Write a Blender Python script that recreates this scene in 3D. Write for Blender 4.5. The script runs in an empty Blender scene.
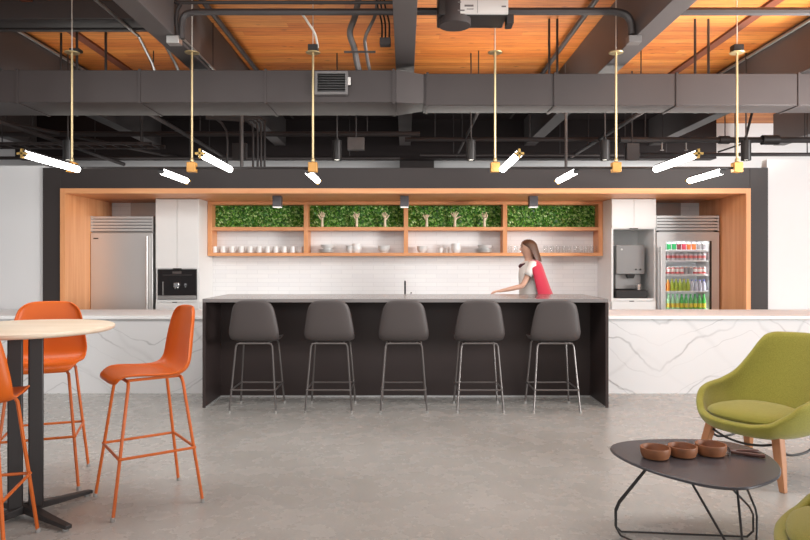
import bpy, bmesh, math, random
from mathutils import Vector, Matrix
R = math.radians
PI = math.pi
random.seed(7)
scene = bpy.context.scene
COL = scene.collection
EYE = 1.43
FOC = 650.0

# ------------------------------------------------------------------ materials
MATS = {}
def mat(name, col, rough=.5, metal=0., var=.06, vscale=6., bump=0., bscale=60., spec=.5, coat=0., stretch=(1, 1, 1), sheen=0.):
    if name in MATS: return MATS[name]
    m = bpy.data.materials.new(name); m.use_nodes = True
    nt = m.node_tree; N = nt.nodes; L = nt.links
    b = N['Principled BSDF']
    b.inputs['Roughness'].default_value = rough
    b.inputs['Metallic'].default_value = metal
    b.inputs['Specular IOR Level'].default_value = spec
    b.inputs['Coat Weight'].default_value = coat
    if sheen: b.inputs['Sheen Weight'].default_value = sheen
    tc = N.new('ShaderNodeTexCoord'); mp = N.new('ShaderNodeMapping'); mp.inputs['Scale'].default_value = stretch
    L.new(tc.outputs['Object'], mp.inputs['Vector'])
    nz = N.new('ShaderNodeTexNoise'); nz.inputs['Scale'].default_value = vscale; nz.inputs['Detail'].default_value = 4
    L.new(mp.outputs['Vector'], nz.inputs['Vector'])
    mx = N.new('ShaderNodeMix'); mx.data_type = 'RGBA'
    c = list(col)
    mx.inputs['A'].default_value = [max(0, x * (1 - var)) for x in c] + [1]
    mx.inputs['B'].default_value = [min(1, x * (1 + var)) for x in c] + [1]
    L.new(nz.outputs['Fac'], mx.inputs['Factor'])
    L.new(mx.outputs['Result'], b.inputs['Base Color'])
    if bump:
        n2 = N.new('ShaderNodeTexNoise'); n2.inputs['Scale'].default_value = bscale; n2.inputs['Detail'].default_value = 3
        L.new(mp.outputs['Vector'], n2.inputs['Vector'])
        bp = N.new('ShaderNodeBump'); bp.inputs['Strength'].default_value = bump; bp.inputs['Distance'].default_value = .01
        L.new(n2.outputs['Fac'], bp.inputs['Height']); L.new(bp.outputs['Normal'], b.inputs['Normal'])
    MATS[name] = m
    return m

def emis(name, col, s):
    m = bpy.data.materials.new(name); m.use_nodes = True
    b = m.node_tree.nodes['Principled BSDF']
    b.inputs['Base Color'].default_value = (*col, 1)
    b.inputs['Emission Color'].default_value = (*col, 1)
    b.inputs['Emission Strength'].default_value = s
    MATS[name] = m
    return m

def nodes_of(name):
    m = bpy.data.materials.new(name); m.use_nodes = True
    MATS[name] = m
    return m, m.node_tree.nodes, m.node_tree.links, m.node_tree.nodes['Principled BSDF']

def ramp(N, stops):
    r = N.new('ShaderNodeValToRGB')
    e = r.color_ramp.elements
    while len(e) < len(stops): e.new(.5)
    for k, (p, c) in enumerate(stops):
        e[k].position = p; e[k].color = (*c, 1)
    return r

def concrete():
    m, N, L, b = nodes_of('polished_concrete')
    tc = N.new('ShaderNodeTexCoord')
    def nz(sc, det, ro, loc=0):
        mp = N.new('ShaderNodeMapping'); mp.inputs['Location'].default_value = (loc, loc, 0); L.new(tc.outputs['Object'], mp.inputs['Vector'])
        n = N.new('ShaderNodeTexNoise'); n.inputs['Scale'].default_value = sc; n.inputs['Detail'].default_value = det; n.inputs['Roughness'].default_value = ro
        L.new(mp.outputs['Vector'], n.inputs['Vector']); return n
    n1 = nz(.75, 4, .55); n2 = nz(5.5, 5, .6, 4); n3 = nz(60, 3, .5)
    r1 = ramp(N, [(.3, (.33, .322, .302)), (.7, (.42, .412, .392))]); L.new(n1.outputs['Fac'], r1.inputs['Fac'])
    r2 = ramp(N, [(.3, (.42, .42, .42)), (.7, (.58, .58, .58))]); L.new(n2.outputs['Fac'], r2.inputs['Fac'])
    r3 = ramp(N, [(.3, (.46, .46, .46)), (.7, (.54, .54, .54))]); L.new(n3.outputs['Fac'], r3.inputs['Fac'])
    mx = N.new('ShaderNodeMix'); mx.data_type = 'RGBA'; mx.blend_type = 'OVERLAY'; mx.inputs['Factor'].default_value = .28
    L.new(r1.outputs['Color'], mx.inputs['A']); L.new(r2.outputs['Color'], mx.inputs['B'])
    m2 = N.new('ShaderNodeMix'); m2.data_type = 'RGBA'; m2.blend_type = 'OVERLAY'; m2.inputs['Factor'].default_value = .8
    L.new(mx.outputs['Result'], m2.inputs['A']); L.new(r3.outputs['Color'], m2.inputs['B'])
    L.new(m2.outputs['Result'], b.inputs['Base Color'])
    rr = N.new('ShaderNodeMapRange'); rr.inputs['From Min'].default_value = .3; rr.inputs['From Max'].default_value = .7; rr.inputs['To Min'].default_value = .24; rr.inputs['To Max'].default_value = .30
    L.new(n2.outputs['Fac'], rr.inputs['Value']); L.new(rr.outputs['Result'], b.inputs['Roughness'])
    return m

def wood_planks():
    m, N, L, b = nodes_of('timber_deck')
    tc = N.new('ShaderNodeTexCoord'); sx = N.new('ShaderNodeSeparateXYZ')
    L.new(tc.outputs['Object'], sx.inputs['Vector'])
    dv = N.new('ShaderNodeMath'); dv.operation = 'DIVIDE'; dv.inputs[1].default_value = .135
    L.new(sx.outputs['Y'], dv.inputs[0])
    fl = N.new('ShaderNodeMath'); fl.operation = 'FLOOR'; L.new(dv.outputs[0], fl.inputs[0])
    fr = N.new('ShaderNodeMath'); fr.operation = 'FRACT'; L.new(dv.outputs[0], fr.inputs[0])
    # board ends break each row at its own offset
    wn = N.new('ShaderNodeTexWhiteNoise'); wn.noise_dimensions = '1D'; L.new(fl.outputs[0], wn.inputs['W'])
    dx = N.new('ShaderNodeMath'); dx.operation = 'MULTIPLY_ADD'; dx.inputs[1].default_value = .3
    L.new(sx.outputs['X'], dx.inputs[0]); L.new(wn.outputs['Value'], dx.inputs[2])
    fx = N.new('ShaderNodeMath'); fx.operation = 'FLOOR'; L.new(dx.outputs[0], fx.inputs[0])
    cb = N.new('ShaderNodeCombineXYZ'); L.new(fx.outputs[0], cb.inputs['X']); L.new(fl.outputs[0], cb.inputs['Y'])
    w2 = N.new('ShaderNodeTexWhiteNoise'); w2.noise_dimensions = '2D'; L.new(cb.outputs['Vector'], w2.inputs['Vector'])
    r = ramp(N, [(0, (.60, .165, .024)), (.5, (.68, .22, .038)), (1, (.76, .29, .06))])
    L.new(w2.outputs['Value'], r.inputs['Fac'])
    mp = N.new('ShaderNodeMapping'); mp.inputs['Scale'].default_value = (1.2, 22, 1); L.new(tc.outputs['Object'], mp.inputs['Vector'])
    g = N.new('ShaderNodeTexNoise'); g.inputs['Scale'].default_value = 2.2; g.inputs['Detail'].default_value = 6; g.inputs['Roughness'].default_value = .65
    L.new(mp.outputs['Vector'], g.inputs['Vector'])
    gr = ramp(N, [(.32, (.5, .42, .36)), (.6, (1, 1, 1))]); L.new(g.outputs['Fac'], gr.inputs['Fac'])
    mx = N.new('ShaderNodeMix'); mx.data_type = 'RGBA'; mx.blend_type = 'MULTIPLY'; mx.inputs['Factor'].default_value = .8
    L.new(r.outputs['Color'], mx.inputs['A']); L.new(gr.outputs['Color'], mx.inputs['B'])
    # knots
    mk = N.new('ShaderNodeMapping'); mk.inputs['Scale'].default_value = (3, 6, 1); L.new(tc.outputs['Object'], mk.inputs['Vector'])
    vo = N.new('ShaderNodeTexVoronoi'); vo.inputs['Scale'].default_value = 1.1; L.new(mk.outputs['Vector'], vo.inputs['Vector'])
    kr = ramp(N, [(.04, (.22, .15, .12)), (.16, (1, 1, 1))]); L.new(vo.outputs['Distance'], kr.inputs['Fac'])
    m2 = N.new('ShaderNodeMix'); m2.data_type = 'RGBA'; m2.blend_type = 'MULTIPLY'; m2.inputs['Factor'].default_value = .7
    L.new(mx.outputs['Result'], m2.inputs['A']); L.new(kr.outputs['Color'], m2.inputs['B'])
    sr = ramp(N, [(.0, (.18, .10, .07)), (.07, (1, 1, 1))]); L.new(fr.outputs[0], sr.inputs['Fac'])
    m3 = N.new('ShaderNodeMix'); m3.data_type = 'RGBA'; m3.blend_type = 'MULTIPLY'; m3.inputs['Factor'].default_value = .8
    L.new(m2.outputs['Result'], m3.inputs['A']); L.new(sr.outputs['Color'], m3.inputs['B'])
    L.new(m3.outputs['Result'], b.inputs['Base Color'])
    b.inputs['Roughness'].default_value = .55
    return m

def veneer(name, c0, c1, axis='Z', rough=.42):
    m, N, L, b = nodes_of(name)
    tc = N.new('ShaderNodeTexCoord'); mp = N.new('ShaderNodeMapping')
    sc = {'Z': (9, 9, .5), 'X': (.5, 9, 9), 'Y': (9, .5, 9)}[axis]
    mp.inputs['Scale'].default_value = sc
    L.new(tc.outputs['Object'], mp.inputs['Vector'])
    g = N.new('ShaderNodeTexNoise'); g.inputs['Scale'].default_value = 1.6; g.inputs['Detail'].default_value = 5; g.inputs['Roughness'].default_value = .6
    L.new(mp.outputs['Vector'], g.inputs['Vector'])
    r = ramp(N, [(.3, c0), (.7, c1)]); L.new(g.outputs['Fac'], r.inputs['Fac'])
    L.new(r.outputs['Color'], b.inputs['Base Color'])
    b.inputs['Roughness'].default_value = rough
    return m

def marble():
    m, N, L, b = nodes_of('veined_marble')
    tc = N.new('ShaderNodeTexCoord'); sx = N.new('ShaderNodeSeparateXYZ'); L.new(tc.outputs['Object'], sx.inputs['Vector'])
    def mth(op, x, y=None, z=None):
        n = N.new('ShaderNodeMath'); n.operation = op
        for k, v in enumerate((x, y, z)):
            if v is None: continue
            if isinstance(v, (int, float)): n.inputs[k].default_value = v
            else: L.new(v, n.inputs[k])
        return n.outputs[0]
    def noise(sc, seed, det=3):
        mp = N.new('ShaderNodeMapping'); mp.inputs['Location'].default_value = (seed, 0, seed); L.new(tc.outputs['Object'], mp.inputs['Vector'])
        n = N.new('ShaderNodeTexNoise'); n.inputs['Scale'].default_value = sc; n.inputs['Detail'].default_value = det; n.inputs['Roughness'].default_value = .45
        L.new(mp.outputs['Vector'], n.inputs['Vector']); return n.outputs['Fac']
    def vein(off, span, slope, period, warp, wseed, shift, width, fade):
        x = mth('ADD', sx.outputs['X'], off)
        pp = mth('PINGPONG', x, span)
        t = mth('SUBTRACT', sx.outputs['Z'], mth('MULTIPLY', pp, slope))
        t = mth('ADD', t, mth('MULTIPLY', noise(1.6, wseed, 4), warp))
        t = mth('ADD', t, shift)
        f = mth('FRACT', mth('DIVIDE', t, period))
        dd = mth('MULTIPLY', mth('ABSOLUTE', mth('SUBTRACT', f, .5)), period)
        w = mth('MULTIPLY', noise(1.1, wseed + 5, 1), width)
        v = mth('SUBTRACT', 1, mth('SMOOTH_MIN', mth('DIVIDE', dd, w), 1, .3))
        v = mth('MAXIMUM', v, 0)
        nz = N.new('ShaderNodeMapRange'); nz.inputs['From Min'].default_value = .38; nz.inputs['From Max'].default_value = .62; nz.inputs['To Min'].default_value = .15; nz.inputs['To Max'].default_value = 1
        L.new(noise(1.3, wseed + 11, 2), nz.inputs['Value'])
        return mth('MULTIPLY', mth('MULTIPLY', v, nz.outputs['Result']), fade)
    v = vein(1.98, 1.0, .58, .46, .55, 2.0, .12, .030, .62)
    v2 = vein(1.98, 1.0, .50, .31, .42, 7.5, .05, .016, .5)
    v3 = vein(.6, 1.6, .9, .75, .5, 13.0, .3, .10, .22)
    s = mth('MINIMUM', mth('ADD', mth('ADD', v, v2), v3), 1)
    r = ramp(N, [(0, (.73, .73, .735)), (1, (.17, .165, .17))]); L.new(s, r.inputs['Fac'])
    L.new(r.outputs['Color'], b.inputs['Base Color'])
    b.inputs['Roughness'].default_value = .3
    return m

def tile():
    m, N, L, b = nodes_of('white_wall_tile')
    tc = N.new('ShaderNodeTexCoord'); sx = N.new('ShaderNodeSeparateXYZ'); L.new(tc.outputs['Object'], sx.inputs['Vector'])
    cb = N.new('ShaderNodeCombineXYZ'); L.new(sx.outputs['X'], cb.inputs['X']); L.new(sx.outputs['Z'], cb.inputs['Y'])
    br = N.new('ShaderNodeTexBrick'); L.new(cb.outputs['Vector'], br.inputs['Vector'])
    br.inputs['Scale'].default_value = 1; br.inputs['Brick Width'].default_value = .3; br.inputs['Row Height'].default_value = .06
    br.inputs['Mortar Size'].default_value = .0035; br.inputs['Color1'].default_value = (.84, .84, .84, 1); br.inputs['Color2'].default_value = (.80, .80, .81, 1)
    br.inputs['Mortar'].default_value = (.74, .74, .745, 1)
    L.new(br.outputs['Color'], b.inputs['Base Color'])
    b.inputs['Roughness'].default_value = .25
    return m

def leafmat():
    m, N, L, b = nodes_of('moss_leaf')
    ge = N.new('ShaderNodeNewGeometry')
    r = ramp(N, [(0, (.012, .07, .008)), (.35, (.05, .22, .018)), (.7, (.17, .44, .045)), (1, (.60, .80, .34))])
    L.new(ge.outputs['Random Per Island'], r.inputs['Fac'])
    L.new(r.outputs['Color'], b.inputs['Base Color']); b.inputs['Roughness'].default_value = .45
    return m

def fabric(name, c0, c1):
    m, N, L, b = nodes_of(name)
    tc = N.new('ShaderNodeTexCoord')
    n1 = N.new('ShaderNodeTexNoise'); n1.inputs['Scale'].default_value = 330; n1.inputs['Detail'].default_value = 2
    mp = N.new('ShaderNodeMapping'); mp.inputs['Scale'].default_value = (1, 1, .45); L.new(tc.outputs['Object'], mp.inputs['Vector'])
    L.new(mp.outputs['Vector'], n1.inputs['Vector'])
    r = ramp(N, [(.35, c0), (.65, c1)]); L.new(n1.outputs['Fac'], r.inputs['Fac'])
    L.new(r.outputs['Color'], b.inputs['Base Color']); b.inputs['Roughness'].default_value = .9
    b.inputs['Sheen Weight'].default_value = .25
    bp = N.new('ShaderNodeBump'); bp.inputs['Strength'].default_value = .35; bp.inputs['Distance'].default_value = .004
    L.new(n1.outputs['Fac'], bp.inputs['Height']); L.new(bp.outputs['Normal'], b.inputs['Normal'])
    return m

def steel(name, col=(.66, .65, .64), rough=.36):
    m, N, L, b = nodes_of(name)
    tc = N.new('ShaderNodeTexCoord'); mp = N.new('ShaderNodeMapping'); mp.inputs['Scale'].default_value = (1.5, 1.5, 120)
    L.new(tc.outputs['Object'], mp.inputs['Vector'])
    n1 = N.new('ShaderNodeTexNoise'); n1.inputs['Scale'].default_value = 3; L.new(mp.outputs['Vector'], n1.inputs['Vector'])
    rr = N.new('ShaderNodeMapRange'); rr.inputs['To Min'].default_value = rough - .07; rr.inputs['To Max'].default_value = rough + .1
    L.new(n1.outputs['Fac'], rr.inputs['Value']); L.new(rr.outputs['Result'], b.inputs['Roughness'])
    b.inputs['Base Color'].default_value = (*col, 1); b.inputs['Metallic'].default_value = .78
    return m

def glassmat(name, tint=(1, 1, 1), amt=.9):
    m = bpy.data.materials.new(name); m.use_nodes = True; nt = m.node_tree; N = nt.nodes; L = nt.links
    N.remove(N['Principled BSDF'])
    t = N.new('ShaderNodeBsdfTransparent'); t.inputs['Color'].default_value = (*tint, 1)
    g = N.new('ShaderNodeBsdfGlossy'); g.inputs['Roughness'].default_value = .03
    f = N.new('ShaderNodeLayerWeight'); f.inputs['Blend'].default_value = .5
    pw = N.new('ShaderNodeMath'); pw.operation = 'POWER'; pw.inputs[1].default_value = 4; L.new(f.outputs['Facing'], pw.inputs[0])
    ma = N.new('ShaderNodeMath'); ma.operation = 'MULTIPLY_ADD'; ma.inputs[1].default_value = .6; ma.inputs[2].default_value = .04; L.new(pw.outputs[0], ma.inputs[0])
    mx = N.new('ShaderNodeMixShader'); L.new(ma.outputs[0], mx.inputs['Fac'])
    L.new(t.outputs[0], mx.inputs[1]); L.new(g.outputs[0], mx.inputs[2])
    L.new(mx.outputs[0], N['Material Output'].inputs['Surface'])
    MATS[name] = m
    return m

M_conc = concrete(); M_deck = wood_planks(); M_marble = marble(); M_tile = tile(); M_leaf = leafmat()
M_oak = veneer('oak_veneer', (.66, .27, .105), (.80, .395, .185), 'Z')
M_oakx = veneer('oak_veneer_lengthwise', (.66, .27, .105), (.80, .395, .185), 'X')
M_ash = veneer('pale_ash_top', (.72, .60, .45), (.80, .69, .55), 'X', .4)
M_legwood = veneer('chair_leg_wood', (.42, .17, .075), (.52, .24, .11), 'Z', .45)
M_bowl = veneer('turned_wood', (.19, .07, .03), (.30, .12, .052), 'X', .5)
M_white = mat('white_paint', (.72, .72, .725), .6, var=.015, vscale=1.2)
M_stone = mat('white_stone_top', (.87, .87, .87), .85, var=.01, spec=.08)
M_lam = mat('white_laminate', (.80, .80, .79), .35, var=.01)
M_black = mat('charcoal_paint', (.040, .033, .032), .5, var=.08, vscale=2, spec=.3)
M_duct = mat('dark_grey_duct_paint', (.050, .040, .039), .5, var=.1, vscale=3, spec=.35)
M_beam = mat('dark_grey_steel_paint', (.098, .087, .086), .45, var=.1, vscale=2, spec=.4)
M_pipe = mat('dark_pipe_paint', (.055, .048, .048), .45, var=.1)
M_galv = mat('galvanised_conduit', (.52, .50, .48), .35, .8, var=.1)
M_dark = mat('black_plastic', (.018, .016, .016), .4, var=.1)
M_isl = mat('island_dark_laminate', (.040, .028, .0265), .45, var=.06, vscale=3, spec=.35)
M_isltop = mat('island_dark_top', (.20, .186, .183), .17, var=.06, vscale=4)
M_strip = mat('aluminium_strip', (.6, .6, .6), .35, .6)
M_grey = mat('stool_grey_plastic', (.066, .055, .0535), .5, var=.05)
M_greym = mat('stool_grey_metal', (.16, .145, .14), .35, .6, var=.05)
M_orange = mat('orange_plastic', (.60, .108, .003), .42, var=.05)
M_orangem = mat('orange_metal', (.60, .125, .015), .4, .0, var=.05)
M_glide = mat('glide_plastic', (.35, .34, .33), .5)
M_base = mat('black_cast_metal', (.028, .024, .024), .45, var=.1)
M_ctop = mat('slate_table_top', (.062, .060, .068), .27, var=.12, vscale=5)
M_wire = mat('black_wire', (.02, .018, .018), .4)
M_green = fabric('olive_green_wool', (.225, .205, .024), (.325, .31, .05))
M_steel = steel('brushed_steel')
M_steeld = steel('brushed_steel_dark', (.38, .37, .36), .35)
M_chrome = mat('chrome', (.75, .75, .75), .15, 1.0, var=.02)
M_brass = mat('brass', (.62, .40, .13), .32, .9, var=.06)
M_brassw = mat('honey_wood_block', (.55, .27, .06), .45, var=.15)
M_rod = mat('pale_brass_rod', (.60, .47, .26), .35, .7, var=.05)
M_tube = emis('lit_tube', (1, .975, .93), 13)
M_porc = mat('white_porcelain', (.80, .80, .79), .25, var=.02)
M_hand = mat('pale_carved_wood', (.86, .73, .54), .55, var=.1, vscale=20)
M_glass = glassmat('clear_glass')
M_glassw = glassmat('drinking_glass', (.975, .98, .98))
M_skin = mat('skin', (.68, .40, .29), .5, var=.05)
M_hair = mat('brown_hair', (.085, .035, .017), .5, var=.4, vscale=30, stretch=(8, 8, 1))
M_red = mat('red_knit', (.50, .018, .05), .8, var=.08, sheen=.3)
M_shirt = mat('cream_shirt', (.85, .82, .78), .8, var=.04)
M_trouser = mat('dark_trousers', (.03, .03, .045), .8)
M_shoe = mat('black_shoe', (.02, .02, .02), .4)
M_eye = mat('dark_eye', (.03, .02, .02), .3)
M_lip = mat('lip', (.5, .16, .14), .5)
M_fridge = mat('white_fridge_liner', (.82, .83, .84), .4, var=.01)
M_label = mat('paper_label', (.68, .67, .65), .6, var=.03)
M_ink = mat('grey_ink', (.16, .15, .15), .6)
M_cable = mat('white_cable', (.75, .72, .66), .5)
M_flex = mat('grey_flexible_duct', (.17, .155, .15), .45, .2, var=.2, vscale=14)

# ------------------------------------------------------------------ mesh builder
class MB:
    def __init__(s): s.v = []; s.f = []; s.mi = []; s.cur = 0
    def add(s, vs, fs):
        o = len(s.v); s.v += [tuple(p) for p in vs]
        for f in fs: s.f.append(tuple(i + o for i in f)); s.mi.append(s.cur)
        return s
    def box(s, x0, x1, y0, y1, z0, z1):
        if x0 > x1: x0, x1 = x1, x0
        if y0 > y1: y0, y1 = y1, y0
        if z0 > z1: z0, z1 = z1, z0
        return s.add([(x0, y0, z0), (x1, y0, z0), (x1, y1, z0), (x0, y1, z0), (x0, y0, z1), (x1, y0, z1), (x1, y1, z1), (x0, y1, z1)],
                     [(0, 3, 2, 1), (4, 5, 6, 7), (0, 1, 5, 4), (1, 2, 6, 5), (2, 3, 7, 6), (3, 0, 4, 7)])
    def obox(s, c, ax, ay, az, hx, hy, hz):
        c = Vector(c); ax, ay, az = (Vector(a).normalized() for a in (ax, ay, az)); vs = []
        for k in (-1, 1):
            for (i, j) in ((-1, -1), (1, -1), (1, 1), (-1, 1)): vs.append(c + ax * hx * i + ay * hy * j + az * hz * k)
        return s.add(vs, [(0, 3, 2, 1), (4, 5, 6, 7), (0, 1, 5, 4), (1, 2, 6, 5), (2, 3, 7, 6), (3, 0, 4, 7)])
    def tube(s, pts, r, seg=8, closed=False, cap=True):
        pts = [Vector(p) for p in pts]; n = len(pts); rs = r if isinstance(r, (list, tuple)) else [r] * n
        vs = []; prev = None
        for i, p in enumerate(pts):
            if closed: t = (pts[(i + 1) % n] - pts[i - 1]).normalized()
            else:
                a = pts[max(i - 1, 0)]; b = pts[min(i + 1, n - 1)]
                t1 = (p - a).normalized() if i > 0 else (b - p).normalized()
                t2 = (b - p).normalized() if i < n - 1 else t1
                t = (t1 + t2).normalized() if (t1 + t2).length > 1e-6 else t1
            if prev is None:
                u = t.cross(Vector((0, 0, 1)))
                if u.length < .05: u = t.cross(Vector((1, 0, 0)))
            else:
                u = prev - t * prev.dot(t)
                if u.length < .01: u = t.cross(Vector((0, 0, 1)))
            u.normalize(); w = t.cross(u); prev = u
            for k in range(seg):
                a = 2 * PI * k / seg
                vs.append(p + (u * math.cos(a) + w * math.sin(a)) * rs[i])
        fs = []
        m = n if closed else n - 1
        for i in range(m):
            for k in range(seg):
                j = (i + 1) % n
                fs.append((i * seg + k, i * seg + (k + 1) % seg, j * seg + (k + 1) % seg, j * seg + k))
        if cap and not closed:
            fs.append(tuple(range(seg))[::-1]); fs.append(tuple((n - 1) * seg + k for k in range(seg)))
        return s.add(vs, fs)
    def cyl(s, p0, p1, r, seg=12): return s.tube([p0, p1], r, seg)
    def lathe(s, prof, c=(0, 0, 0), seg=20, sx=1., sy=1.):
        vs = []; n = len(prof)
        for (r, z) in prof:
            for k in range(seg):
                a = 2 * PI * k / seg
                vs.append((c[0] + r * math.cos(a) * sx, c[1] + r * math.sin(a) * sy, c[2] + z))
        fs = []
        for i in range(n - 1):
            for k in range(seg):
                fs.append((i * seg + k, i * seg + (k + 1) % seg, (i + 1) * seg + (k + 1) % seg, (i + 1) * seg + k))
        if prof[0][0] > 1e-4: fs.append(tuple(range(seg))[::-1])
        if prof[-1][0] > 1e-4: fs.append(tuple((n - 1) * seg + k for k in range(seg)))
        return s.add(vs, fs)
    def prism(s, outline, z0, z1):
        n = len(outline)
        vs = [(x, y, z0) for x, y in outline] + [(x, y, z1) for x, y in outline]
        fs = [tuple(range(n))[::-1], tuple(range(n, 2 * n))] + [(k, (k + 1) % n, n + (k + 1) % n, n + k) for k in range(n)]
        return s.add(vs, fs)
    def grid(s, P, wrap=False):
        nu = len(P); nv = len(P[0]); vs = [p for row in P for p in row]; fs = []
        for i in range(nu - 1):
            for j in range(nv - (0 if wrap else 1)):
                fs.append((i * nv + j, i * nv + (j + 1) % nv, (i + 1) * nv + (j + 1) % nv, (i + 1) * nv + j))
        return s.add(vs, fs)
    def build(s, name, m, parent=None, smooth=True, bevel=0., seg=2, solid=0., sub=0, loc=None):
        me = bpy.data.meshes.new(name)
        me.from_pydata(s.v, [], s.f)
        ms = m if isinstance(m, (list, tuple)) else [m]
        for q in ms: me.materials.append(q)
        for p, k in zip(me.polygons, s.mi): p.material_index = min(k, len(ms) - 1)
        bm = bmesh.new(); bm.from_mesh(me); bmesh.ops.recalc_face_normals(bm, faces=bm.faces); bm.to_mesh(me); bm.free()
        if smooth:
            for p in me.polygons: p.use_smooth = True
            me.set_sharp_from_angle(angle=R(38))
        o = bpy.data.objects.new(name, me); COL.objects.link(o)
        if parent: o.parent = parent
        if loc: o.location = loc
        if solid:
            q = o.modifiers.new('solid', 'SOLIDIFY'); q.thickness = solid; q.offset = 0
        if bevel:
            q = o.modifiers.new('bevel', 'BEVEL'); q.width = bevel; q.segments = seg; q.limit_method = 'ANGLE'; q.angle_limit = R(40)
        if sub:
            q = o.modifiers.new('sub', 'SUBSURF'); q.levels = sub; q.render_levels = sub
        return o

def tag(o, label=None, cat=None, group=None, kind=None):
    if label: o['label'] = label
    if cat: o['category'] = cat
    if group: o['group'] = group
    if kind: o['kind'] = kind
    return o
def thing(name, label, cat, loc=(0, 0, 0), rz=0., group=None):
    o = bpy.data.objects.new(name, None); COL.objects.link(o)
    o.empty_display_size = .1; o.location = loc; o.rotation_euler = (0, 0, rz)
    return tag(o, label, cat, group)
def struct(o): o['kind'] = 'structure'; return o
def copy_tree(o, parent=None):
    c = o.copy(); COL.objects.link(c)
    if parent: c.parent = parent; c.matrix_parent_inverse = o.matrix_parent_inverse.copy()
    for ch in list(o.children): copy_tree(ch, c)
    return c
def dup(o, loc, rz=None, label=None):
    c = copy_tree(o); c.location = loc
    if rz is not None: c.rotation_euler = (0, 0, rz)
    if label: c['label'] = label
    return c
def at(px, py, Y): return ((px - 405) * Y / FOC, Y, EYE - (py - 262) * Y / FOC)
def smoothpath(pts, n=6):
    P = [Vector(p) for p in pts]; out = []
    for i in range(len(P) - 1):
        p0 = P[max(i - 1, 0)]; p1 = P[i]; p2 = P[i + 1]; p3 = P[min(i + 2, len(P) - 1)]
        for k in range(n):
            t = k / n
            out.append(.5 * ((2 * p1) + (p2 - p0) * t + (2 * p0 - 5 * p1 + 4 * p2 - p3) * t * t + (3 * p1 - p0 - 3 * p2 + p3) * t ** 3))
    out.append(P[-1]); return out
ORD = ['leftmost', 'second from left', 'third from left', 'fourth from left', 'fifth from left', 'sixth from left', 'seventh from left', 'eighth from left', 'ninth from left', 'tenth from left', 'eleventh from left', 'twelfth from left', 'thirteenth from left', 'fourteenth from left', 'fifteenth from left']
def ordw(i, n):
    if i == n - 1 and n > 1: return 'rightmost'
    return ORD[i]
# ------------------------------------------------------------------ the room
DECK = 4.16; BB = 3.58
YI, YM, YP, YF, YW = 6.367, 7.07, 8.03, 8.64, 9.26     # island front, marble front, portal, fridge/cabinet fronts, kitchen back wall
struct(MB().box(-11, 11, -4, 13.2, -.1, 0).build('floor', M_conc))
struct(MB().box(-8, 8, -2, 13.2, DECK, DECK + .12).build('ceiling', M_deck))
struct(MB().box(-9, 9, 12.8, 12.95, 0, DECK).build('wall_rear', M_white))
struct(MB().box(-9, -4.46, YP, YP + .12, 0, 2.62).build('wall_left', M_white))
struct(MB().box(4.47, 9, YP, YP + .12, 0, 2.70).build('wall_right', M_white))
struct(MB().box(-4.24, 4.25, YW, YW + .1, 0, 2.5).build('wall_back', M_tile))
# charcoal portal round the kitchen
b = MB(); b.box(-4.46, -4.235, YP - .03, YP + .12, 0, 2.59); b.box(4.245, 4.47, YP - .03, YP + .12, 0, 2.59); b.box(-4.235, 4.245, YP - .03, YP + .12, 2.335, 2.59)
struct(b.build('trim_1', M_black, bevel=.004))
# oak lining
b = MB(); b.box(-4.235, -4.175, YP - .05, YW, 0, 2.335); b.box(4.19, 4.245, YP - .05, YW, 0, 2.335)
struct(b.build('trim_2', M_oak))
struct(MB().box(-4.175, 4.19, YP - .05, YW, 2.272, 2.335).build('trim_3', M_oakx))
struct(MB().box(-4.46, 4.47, YP + .12, YW + .1, 2.5, 2.59).build('trim_4', M_black))
# grey filler panels above both fridges
struct(MB().box(-3.9, -3.315, YW - .02, YW, 1.9, 2.272).build('trim_5', M_steeld))
struct(MB().box(3.335, 3.92, YW - .02, YW, 1.9, 2.272).build('trim_6', M_steeld))

# steel beams running away from the camera
for k in range(-3, 4):
    x = 2.3 * k; w = .103
    b = MB(); b.box(x - w, x + w, -1.5, 12.0, BB, DECK)
    struct(b.build('ceiling_beam', M_beam, bevel=.004))
# deep cross girder far behind the kitchen
struct(MB().box(-7.2, 5.75, 12.0, 12.25, 3.34, DECK).build('ceiling_beam', mat('rear_black', (.016, .011, .011), .6, spec=.25)))
struct(MB().box(-.1, .55, 12.3, 12.7, 0, 3.4).build('column_rear', M_black))
# flat dark panel close under the deck over the middle bays, far end
struct(MB().box(-4.5, 4.5, 9.75, 12.0, 4.06, 4.15).build('ceiling_dark_panel', MATS['rear_black']))
# reddish nailer strips on the deck
for x in (-3.92, 3.86):
    struct(MB().box(x - .055, x + .055, -1, 12, DECK - .03, DECK).build('ceiling_trim', mat('stained_nailer', (.17, .045, .02), .6)))

# ------------------------------------------------------------------ services
duct = thing('ventilation_duct', 'big dark grey duct with a step down in width, hung straight across the room', 'duct', (0, 7.11, 3.1))
h0, h1 = 0, .34
def dbox(x0, x1, d, z0=0, z1=.34): return MB().box(x0, x1, -d, d, z0, z1)
dbox(-8, -.09, .305).build('wide_section', M_duct, duct, bevel=.006)
dbox(.20, 8, .18).build('narrow_section', M_duct, duct, bevel=.006)
b = MB(); b.add([(-.09, -.305, 0), (-.09, .305, 0), (-.09, .305, .34), (-.09, -.305, .34), (.2, -.18, 0.02), (.2, .18, 0.02), (.2, .18, .33), (.2, -.18, .33)],
                [(0, 1, 2, 3), (4, 7, 6, 5), (0, 4, 5, 1), (1, 5, 6, 2), (2, 6, 7, 3), (3, 7, 4, 0)])
b.build('reducer', M_duct, duct, smooth=False)
for x in (-5.3, -4.06, -2.78, -1.46, -.12):
    b = dbox(x - .012, x + .012, .315, -.01, .35); b.build('seam_flange', M_duct, duct)
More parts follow.
